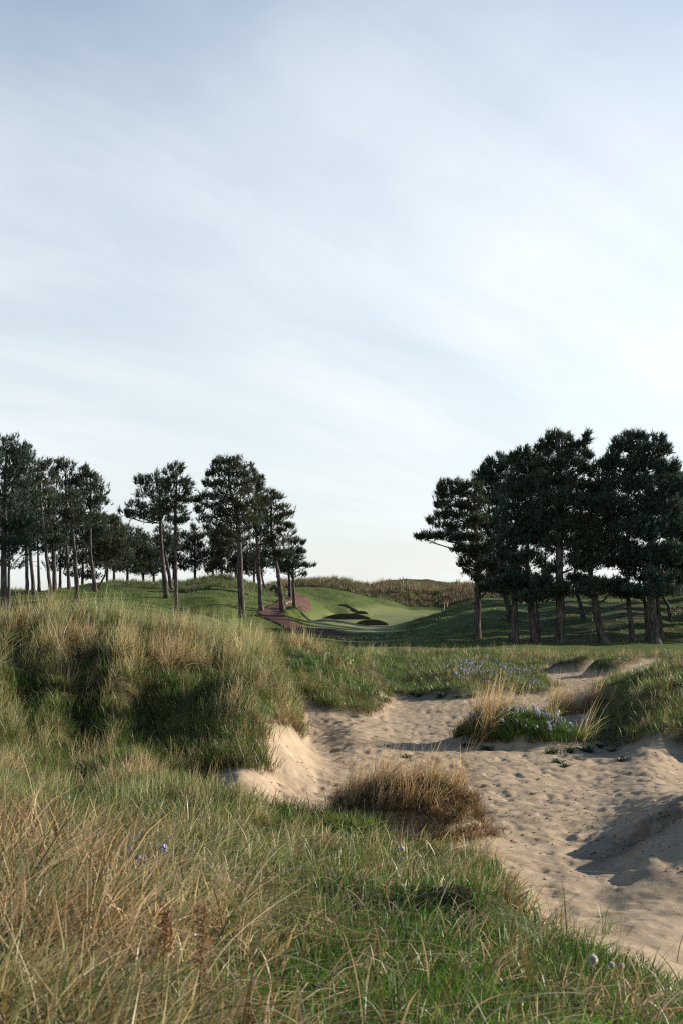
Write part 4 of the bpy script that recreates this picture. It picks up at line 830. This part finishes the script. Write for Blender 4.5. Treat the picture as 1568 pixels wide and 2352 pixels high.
# ------------------------------------------------------------------ pot bunkers: revetted sod faces under turf brows
g = G('revetted_sod'); o_ = g.objc(); wv = g.n('ShaderNodeTexWave', {'Vector': o_, 'Scale': 5.5, 'Distortion': 1.5, 'Detail': 3.0}, bands_direction='Z').outputs['Fac']; n1 = g.noise(5, 5, 0.6, o_)
cc = g.mixc(wv, (0.07, 0.052, 0.04), (0.17, 0.125, 0.09)); cc = g.mixc(g.mr(n1, 0.45, 0.7, 0, 0.6), cc, (0.05, 0.06, 0.022)); M_SOD = g.end(g.princ(cc, 0.95, 0.05, g.bump(wv, 0.6, 0.06)))
g = G('mown_brow'); ps = g.pos(); n1 = g.noise(0.55, 5, 0.6, ps); n3 = g.noise(46, 4, 0.7, ps)
mw = g.mixc(g.mr(n1, 0.3, 0.7), (0.135, 0.158, 0.042), (0.195, 0.195, 0.06)); M_BROW = g.end(g.princ(g.mixc(g.mr(n3, 0.3, 0.7, 0, 0.4), mw, (0.10, 0.13, 0.04)), 0.8, 0.12, g.bump(n3, 0.15, 0.02)))
g = G('bunker_sand'); n1 = g.noise(9, 4, 0.6, g.pos()); M_BSAND = g.end(g.princ(g.mixc(n1, (0.36, 0.26, 0.17), (0.48, 0.36, 0.24)), 0.95, 0.05, g.bump(n1, 0.3, 0.05)))
for cx, Db, w, H, lb in BUNK:
    e = bpy.data.objects.new('pot_bunker', None); COL.objects.link(e); zb = hz(cx, Db - 0.3); e.location = (cx, Db, zb); tag(e, lb, 'bunker', 'pot bunkers of the putting green')
    t = np.linspace(-0.985, 0.985, 41); xx = cx + t * w; bot = height(xx, np.full(41, Db - 0.10)) - zb - 0.03; top = height(xx, np.full(41, Db + 0.03)) - zb + 0.015
    rows = np.linspace(0, 1, 9); mb = MB()                               # stacked sods, each course stepped a little back
    V = np.stack([np.stack([t * w, np.full(41, -0.12 + 0.06 * r) + 0.02 * rng.normal(0, 1, 41), bot + (top - bot) * r], 1) for r in rows])
    i = np.arange(8)[:, None] * 41; j = np.arange(40)[None]; mb.add(V, np.stack([i + j, i + j + 1, i + 42 + j, i + 41 + j], -1).reshape(-1, 4)); link('sod_face', mb.mesh('sod_face', M_SOD, False), e)
    mb = MB(); lip = np.stack([t * w, np.full(41, -0.07), top], 1); V = np.stack([lip + [0, -0.05, -0.05], lip + [0, -0.06, 0.03], lip + [0, 0.25, 0.035]])   # overhanging turf lip
    i = np.arange(2)[:, None] * 41; mb.add(V, np.stack([i + j, i + j + 1, i + 42 + j, i + 41 + j], -1).reshape(-1, 4)); link('turf_lip', mb.mesh('turf_lip', M_BROW), e)
    rr = np.linspace(0, 1, 5); V = np.stack([np.stack([t * w, -0.13 - (1 - r) * 1.1 * (1 - t ** 2), t * 0], 1) for r in rr])
    V[..., 2] = height((V[..., 0] + cx).ravel(), (V[..., 1] + Db).ravel()).reshape(V.shape[:2]) - zb + 0.02
    mb = MB(); i = np.arange(4)[:, None] * 41; mb.add(V, np.stack([i + j, i + j + 1, i + 42 + j, i + 41 + j], -1).reshape(-1, 4)); link('sand_floor', mb.mesh('sand_floor', M_BSAND), e)

# ------------------------------------------------------------------ flag on the green
D = 190.0; fx = float(wx(1019.5, D)); fz = hz(fx, D); fl = bpy.data.objects.new('golf_flag', None); COL.objects.link(fl); fl.location = (fx, D, fz); tag(fl, 'red flag on a white pole standing on the putting green', 'golf flag')
g = G('pole_paint'); M_POLE = g.end(g.princ((0.75, 0.74, 0.70), 0.4, 0.4)); g = G('flag_cloth'); M_FLAG = g.end(g.princ((0.62, 0.075, 0.04), 0.7, 0.1))
ht = float(wz(1384.2, D)) - fz; mb = MB(); tube(mb, [[0, 0, -0.1], [0, 0, ht * 0.5], [0, 0, ht]], 0.026, 10); link('pole', mb.mesh('flag_pole', M_POLE), fl)
gx, gz_ = np.meshgrid(np.linspace(0, 1, 12), np.linspace(0, 1, 8)); mb = MB()
V = np.stack([0.03 + gx * 0.42, 0.07 * np.sin(gx * 7) * gx, ht - 0.02 - gz_ * 0.42 - gx ** 1.3 * 0.22], -1); i = np.arange(7)[:, None] * 12; j = np.arange(11)[None]
mb.add(V, np.stack([i + j, i + j + 1, i + 13 + j, i + 12 + j], -1).reshape(-1, 4)); fo = link('flag', mb.mesh('flag_cloth', M_FLAG), fl); so_ = fo.modifiers.new('cloth', 'SOLIDIFY'); so_.thickness = 0.008

# a cut stump at the foot of the front row
p = ground_at(2040 * KF, 2568 * KF, 80); mb = MB(); rng = np.random.default_rng(3)
tube(mb, spline([[0.05, 0, -0.15], [-0.02, 0, 0.22], [-0.16, 0.02, 0.46]], 8), [.15, .13, .12, .11, .105, .10, .10, .095], 10, True, None, .08)
tag(link('tree_stump', mb.mesh('tree_stump', M_BARK), None, p), 'short slanting cut stump beside a front row pine on the right hill', 'stump')

# ------------------------------------------------------------------ bluebells
def bluebell_mesh(seed, bell):
    global rng; rng = np.random.default_rng(seed); mb = MB(); n = 5; a = rng.uniform(0, 6.28, n); ll = rng.uniform(.5, 1.0, n)
    c1 = pick(n, [(GRN * .9, 2), (VIV * .8, 1)])
    blades(mb, np.zeros((n, 3)), rng.uniform(.12, .2, n), np.stack([np.cos(a) * ll, np.sin(a) * ll], 1), np.full(n, .5), np.full(n, .012), c1 * .7, c1)
    H = rng.uniform(.2, .28); st_ = spline([[0, 0, -0.02], [0.005, 0, H * .6], [0.02, 0, H * .92], [0.05, 0, H]], 7); tube(mb, st_, [.004] * 7, 4, False, (0.08, 0.13, 0.05))
    for k in range(7):
        q = .5 + .5 * k / 6; pz = np.array([np.interp(q, np.linspace(0, 1, 7), st_[:, i]) for i in range(3)]); an = rng.uniform(0, 6.28); c = pz + np.array([math.cos(an) * .02, math.sin(an) * .02, -.005])
        s = rng.uniform(.8, 1.15); ar = np.arange(6) * np.pi / 3; R = lambda r, z: np.stack([r * s * np.cos(ar), r * s * np.sin(ar), np.full(6, z * s)], 1) + c
        V = np.concatenate([R(.003, .010), R(.0095, .0), R(.010, -.014), R(.016, -.024)]); i = np.arange(3)[:, None] * 6; j = np.arange(6)[None]; kk = (j + 1) % 6
        mb.add(V, np.stack([i + j, i + kk, i + 6 + kk, i + 6 + j], -1).reshape(-1, 4), np.array(bell) * rng.uniform(.85, 1.15))
    return mb.mesh('bluebell', M_ATTR)
BELLS = [bluebell_mesh(300 + i, c) for i, c in enumerate([(.40, .38, .56), (.45, .42, .58), (.52, .49, .62), (.36, .35, .52)])]; WBELL = [bluebell_mesh(320, (.78, .77, .74))]
rng = np.random.default_rng(21)
def bells(n, fn, label, group, meshes, cat='flower', name='bluebell', smin=.9, smax=1.5):
    k = 0
    while k < n:
        x, y = fn(); o = link(name, meshes[rng.integers(len(meshes))], None, (x, y, hz(x, y) + 0.0)); s = rng.uniform(smin, smax); o.scale = (s, s, s * rng.uniform(.9, 1.2)); o.rotation_euler = (rng.normal(0, .12), rng.normal(0, .12), rng.uniform(0, 6.28)); tag(o, label, cat, group); k += 1
def isl_pt(v0=1075, v1=1345):
    while True:
        v = rng.uniform(v0, v1); D = rng.uniform(26.35, 27.8); x = float(wx(v, D))
        if hummock(np.array([x]), np.array([D]))[0][0] > .2: return x, D
bells(95, isl_pt, 'lilac bluebell growing on the grassy hummock in the sand', 'bluebells on the sand hummock', BELLS, smin=.6, smax=1.0)
bells(12, isl_pt, 'white bell flower among the bluebells of the sand hummock', 'white bells on the sand hummock', WBELL, name='white_bell_flower', smin=.6, smax=1.0)
def lawn_pt():
    while True:
        v = rng.choice([rng.normal(1075, 28), rng.normal(1190, 42), rng.uniform(1000, 1250)], p=[.5, .4, .1]); D = rng.uniform(40.2, 48.5); x = float(wx(v, D))
        if sandmask(np.array([x]), np.array([D]))[0] < .4 and v < 1255: return x, D
bells(150, lawn_pt, 'lilac bluebell in the low lawn behind the bare sand', 'bluebells in the lawn behind the sand', BELLS, smin=.6, smax=1.05)
bells(24, lambda: (lambda v, D: (float(wx(v, D)), D))(rng.uniform(225, 430), rng.uniform(9.0, 11.2)), 'lilac bluebell half hidden in the near marram brow', 'bluebells in the near marram', BELLS, smin=.5, smax=.8)

# ------------------------------------------------------------------ small rosette plants on the sand
def rosette_mesh(seed, n, r, col):
    global rng; rng = np.random.default_rng(seed); mb = MB(); a = rng.uniform(0, 6.28, n); ll = rng.uniform(.6, 2.0, n); b = np.stack([rng.normal(0, r * .35, n), rng.normal(0, r * .35, n), np.full(n, -.01)], 1)
    c = np.array(col) * rng.uniform(.6, 1.4, (n, 1)); blades(mb, b, rng.uniform(.05, .12, n), np.stack([np.cos(a) * ll, np.sin(a) * ll], 1), np.full(n, .45), rng.uniform(.015, .03, n), c * .6, c)
    kk = np.arange(8) * np.pi / 4; mb.add(np.vstack([np.stack([r * np.cos(kk), r * np.sin(kk), np.full(8, -.04)], 1), [[0, 0, .02]]]), np.stack([np.arange(8), (np.arange(8) + 1) % 8, np.full(8, 8)], 1), np.array(col) * .3)
    return mb.mesh('rosette', M_GRASS1)
RO = [rosette_mesh(400 + i, 46, .12, c) for i, c in enumerate([(.05, .085, .03), (.06, .10, .045), (.09, .13, .04)])]; rng = np.random.default_rng(8)
for (zx, zy, s) in ((705, 283, 1), (505, 512, .8), (812, 485, 1.2), (1065, 497, 1.2), (1130, 495, 1.2), (1195, 490, 1.4), (1080, 533, 1), (1115, 550, .8), (1335, 520, .9), (1300, 490, .9), (640, 272, 1.2), (560, 270, 1.2), (530, 268, 1), (990, 153, 1.2), (940, 265, .8), (735, 470, .9), (1240, 470, 1.0), (985, 655, .4), (432, 470, .5), (600, 425, .4)):
    p = ground_at((1100 + zx * 1.0402) * KF, (2500 + zy * 1.0402) * KF, 13); o = link('sand_plant', RO[rng.integers(3)], None, p); o.scale = (s * 1.3,) * 3; o.rotation_euler = (0, 0, rng.uniform(0, 6.28))
    tag(o, 'small dark green rosette plant rooted in the bare sand', 'plant', 'rosette plants on the sand')

# ------------------------------------------------------------------ leafy shrubs on the dune shelf
def leafy(vx, vy, n, rx, rz_, label):
    global rng; rng = np.random.default_rng(int(vx)); p = ground_at(vx, vy, 15); mb = MB(); d = rng.normal(0, 1, (n, 3)); d /= np.linalg.norm(d, axis=1)[:, None]; d[:, 2] = np.abs(d[:, 2])
    c = d * np.array([rx, rx * .8, rz_]) * rng.uniform(.5, 1.0, (n, 1)); t1_ = rng.normal(0, 1, (n, 3)); t1_ /= np.linalg.norm(t1_, axis=1)[:, None]; t2_ = np.cross(t1_, d); sz_ = rng.uniform(.03, .06, (n, 1))
    V = np.stack([c - t1_ * sz_, c + t2_ * sz_ * .7, c + t1_ * sz_, c - t2_ * sz_ * .7], 1); col = np.array([.055, .15, .025]) * rng.uniform(.6, 1.3, (n, 1)); mb.add(V.reshape(-1, 3), np.arange(n * 4).reshape(-1, 4), np.repeat(col, 4, 0))
    e = bpy.data.objects.new('leafy_shrub', None); COL.objects.link(e); e.location = p; tag(e, label, 'shrub', 'green shrubs on the dune shelf'); link('foliage', mb.mesh('shrub_foliage', M_GRASS1, False), e)
    mb = MB()
    for k in range(7):
        q = c[k]; tube(mb, spline([[0, 0, -.05], q * .5, q], 5), np.linspace(.012, .004, 5), 4, False)
    link('stems', mb.mesh('shrub_stems', M_BARK), e)
leafy(780, 1535, 420, .42, .42, 'bright green leafy shrub rooted in the slope of the dune shelf')
leafy(735, 1512, 260, .40, .26, 'leafy green creeper just above the bright shrub on the dune shelf')
leafy(712, 1498, 200, .36, .22, 'leafy green creeper on the brow of the dune shelf')

# ------------------------------------------------------------------ near details: dandelion clocks, dock seed heads
def stand(vx, D): x = float(wx(vx, D)); return (x, D, hz(x, D))
def dandelion(vx, D, H, r, label):
    global rng; rng = np.random.default_rng(int(vx)); e = bpy.data.objects.new('dandelion_clock', None); COL.objects.link(e); e.location = stand(vx, D); tag(e, label, 'flower', 'dandelion clocks in the near turf')
    mb = MB(); tube(mb, spline([[0, 0, -.02], [.004, 0, H * .5], [.012, 0, H]], 8), .0022, 6, False, (.16, .16, .08)); link('stem', mb.mesh('dandelion_stem', M_ATTR), e)
    n = 220; d = rng.normal(0, 1, (n, 3)); d /= np.linalg.norm(d, axis=1)[:, None]; a = np.cross(d, rng.normal(0, 1, (n, 3))); a /= np.linalg.norm(a, axis=1)[:, None]; b = np.cross(d, a); c = np.array([.012, 0, H])
    V = np.stack([c + d * r * .15, c + d * r + a * r * .16, c + d * r * 1.02 + b * r * .16, c + d * r - a * r * .16], 1); mb = MB(); mb.add(V.reshape(-1, 3), np.arange(n * 4).reshape(-1, 4), (.72, .70, .66)); link('seed_head', mb.mesh('seed_head', M_GRASS1, False), e)
dandelion(1356, 7.0, .17, .024, 'large white dandelion clock in the turf near the sand'); dandelion(1398, 7.1, .15, .016, 'small dandelion clock beside the large one'); dandelion(1421, 7.1, .16, .015, 'thin dandelion clock at the end of the three'); dandelion(919, 11.2, .3, .022, 'dandelion clock among the straw below the tussock mound')
def dock(vx, D, H, head, label, w):
    global rng; rng = np.random.default_rng(int(vx)); e = bpy.data.objects.new('dock_plant', None); COL.objects.link(e); e.location = stand(vx, D); tag(e, label, 'plant', 'dock stalks in the near marram')
    mb = MB(); S_ = spline([[0, 0, -.03], [.01, .01, H * .5], [.03, 0, H]], 12); tube(mb, S_, np.linspace(.005, .002, 12), 6, False, (.20, .13, .06))
    n = 340; q = 1 - head * rng.random(n); P_ = np.stack([np.interp(q, np.linspace(0, 1, 12), S_[:, i]) for i in range(3)], 1); br = rng.integers(0, 6, n) * 1.05; rr = rng.uniform(0, w, n) * (1.2 - q + .25)
    P_ = P_ + np.stack([np.cos(br) * rr, np.sin(br) * rr, rr * .9], 1) + rng.normal(0, .010, (n, 3)); t1_ = rng.normal(0, 1, (n, 3)); t1_ /= np.linalg.norm(t1_, axis=1)[:, None]; t2_ = np.cross(t1_, rng.normal(0, 1, (n, 3))); t2_ /= np.linalg.norm(t2_, axis=1)[:, None]; s = rng.uniform(.004, .008, (n, 1))
    V = np.stack([P_ - t1_ * s, P_ + t2_ * s * .7, P_ + t1_ * s, P_ - t2_ * s * .7], 1); m2 = MB(); m2.add(V.reshape(-1, 3), np.arange(n * 4).reshape(-1, 4), np.repeat(np.array([.24, .11, .045]) * rng.uniform(.5, 1.3, (n, 1)), 4, 0))
    link('stem', mb.mesh('dock_stem', M_ATTR), e); link('seed_head', m2.mesh('dock_head', M_GRASS1, False), e)
dock(452, 5.0, .60, .42, 'rust brown branched dock seed head in the near marram', .06); dock(366, 5.1, .55, .30, 'slim rust brown dock spike beside the branched one', .045)

# ------------------------------------------------------------------ dark grit on the sand bank, bits of straw on the sand
rng = np.random.default_rng(31)
def specks(name, label, x, y, s, col, flat):
    n = len(x); z = height(x, y); o6 = np.array([[1, 0, 0], [0, 1, 0], [-1, 0, 0], [0, -1, 0], [0, 0, 1], [0, 0, -1]], float)
    V = np.stack([x, y, z + s * .05], 1)[:, None] + o6[None] * rng.uniform(.5, 1.3, (n, 6, 1)) * s[:, None, None] * np.array([1, 1, flat])
    f = np.array([[0, 1, 4], [1, 2, 4], [2, 3, 4], [3, 0, 4], [1, 0, 5], [2, 1, 5], [3, 2, 5], [0, 3, 5]]); mb = MB(); mb.add(V.reshape(-1, 3), (np.arange(n)[:, None, None] * 6 + f[None]).reshape(-1, 3), np.repeat(col * rng.uniform(.6, 1.5, (n, 1)), 6, 0))
    tag(link(name, mb.mesh(name, M_ATTR, False)), label, 'debris', None, 'stuff')
v = rng.uniform(1230, 1700, 6000); y = rng.uniform(11.2, 16.3, 6000); x = wx(v, y); s = sandmask(x, y)
dn = np.exp(-((y - np.interp(v, [1230, 1400, 1568, 1700], [13.2, 14.6, 15.2, 15.4])) / 0.8) ** 2) * sstep(1240, 1420, v); m = (s > .8) & (rng.random(6000) < dn * (.5 + .6 * fbm(x, y, .8, 2))); a, b = keep(m, x, y)
specks('dark_grit', 'dark grit and rabbit droppings strewn over the sand bank', a, b, rng.uniform(.004, .016, len(a)) * rng.uniform(.6, 1.2, len(a)), np.array([.06, .047, .037]), .55)
x, y = sample(9000, 12.5, 40, -.07, .27); s = sandmask(x, y); m = (s > .7) & (rng.random(len(x)) < np.clip(.18 + .5 * fbm(x, y, 2, 2), .02, 1)); a, b = keep(m, x, y)
specks('sand_litter', 'scraps of straw and twig lying on the bare sand', a, b, rng.uniform(.008, .03, len(a)), np.array([.17, .10, .055]), .35)
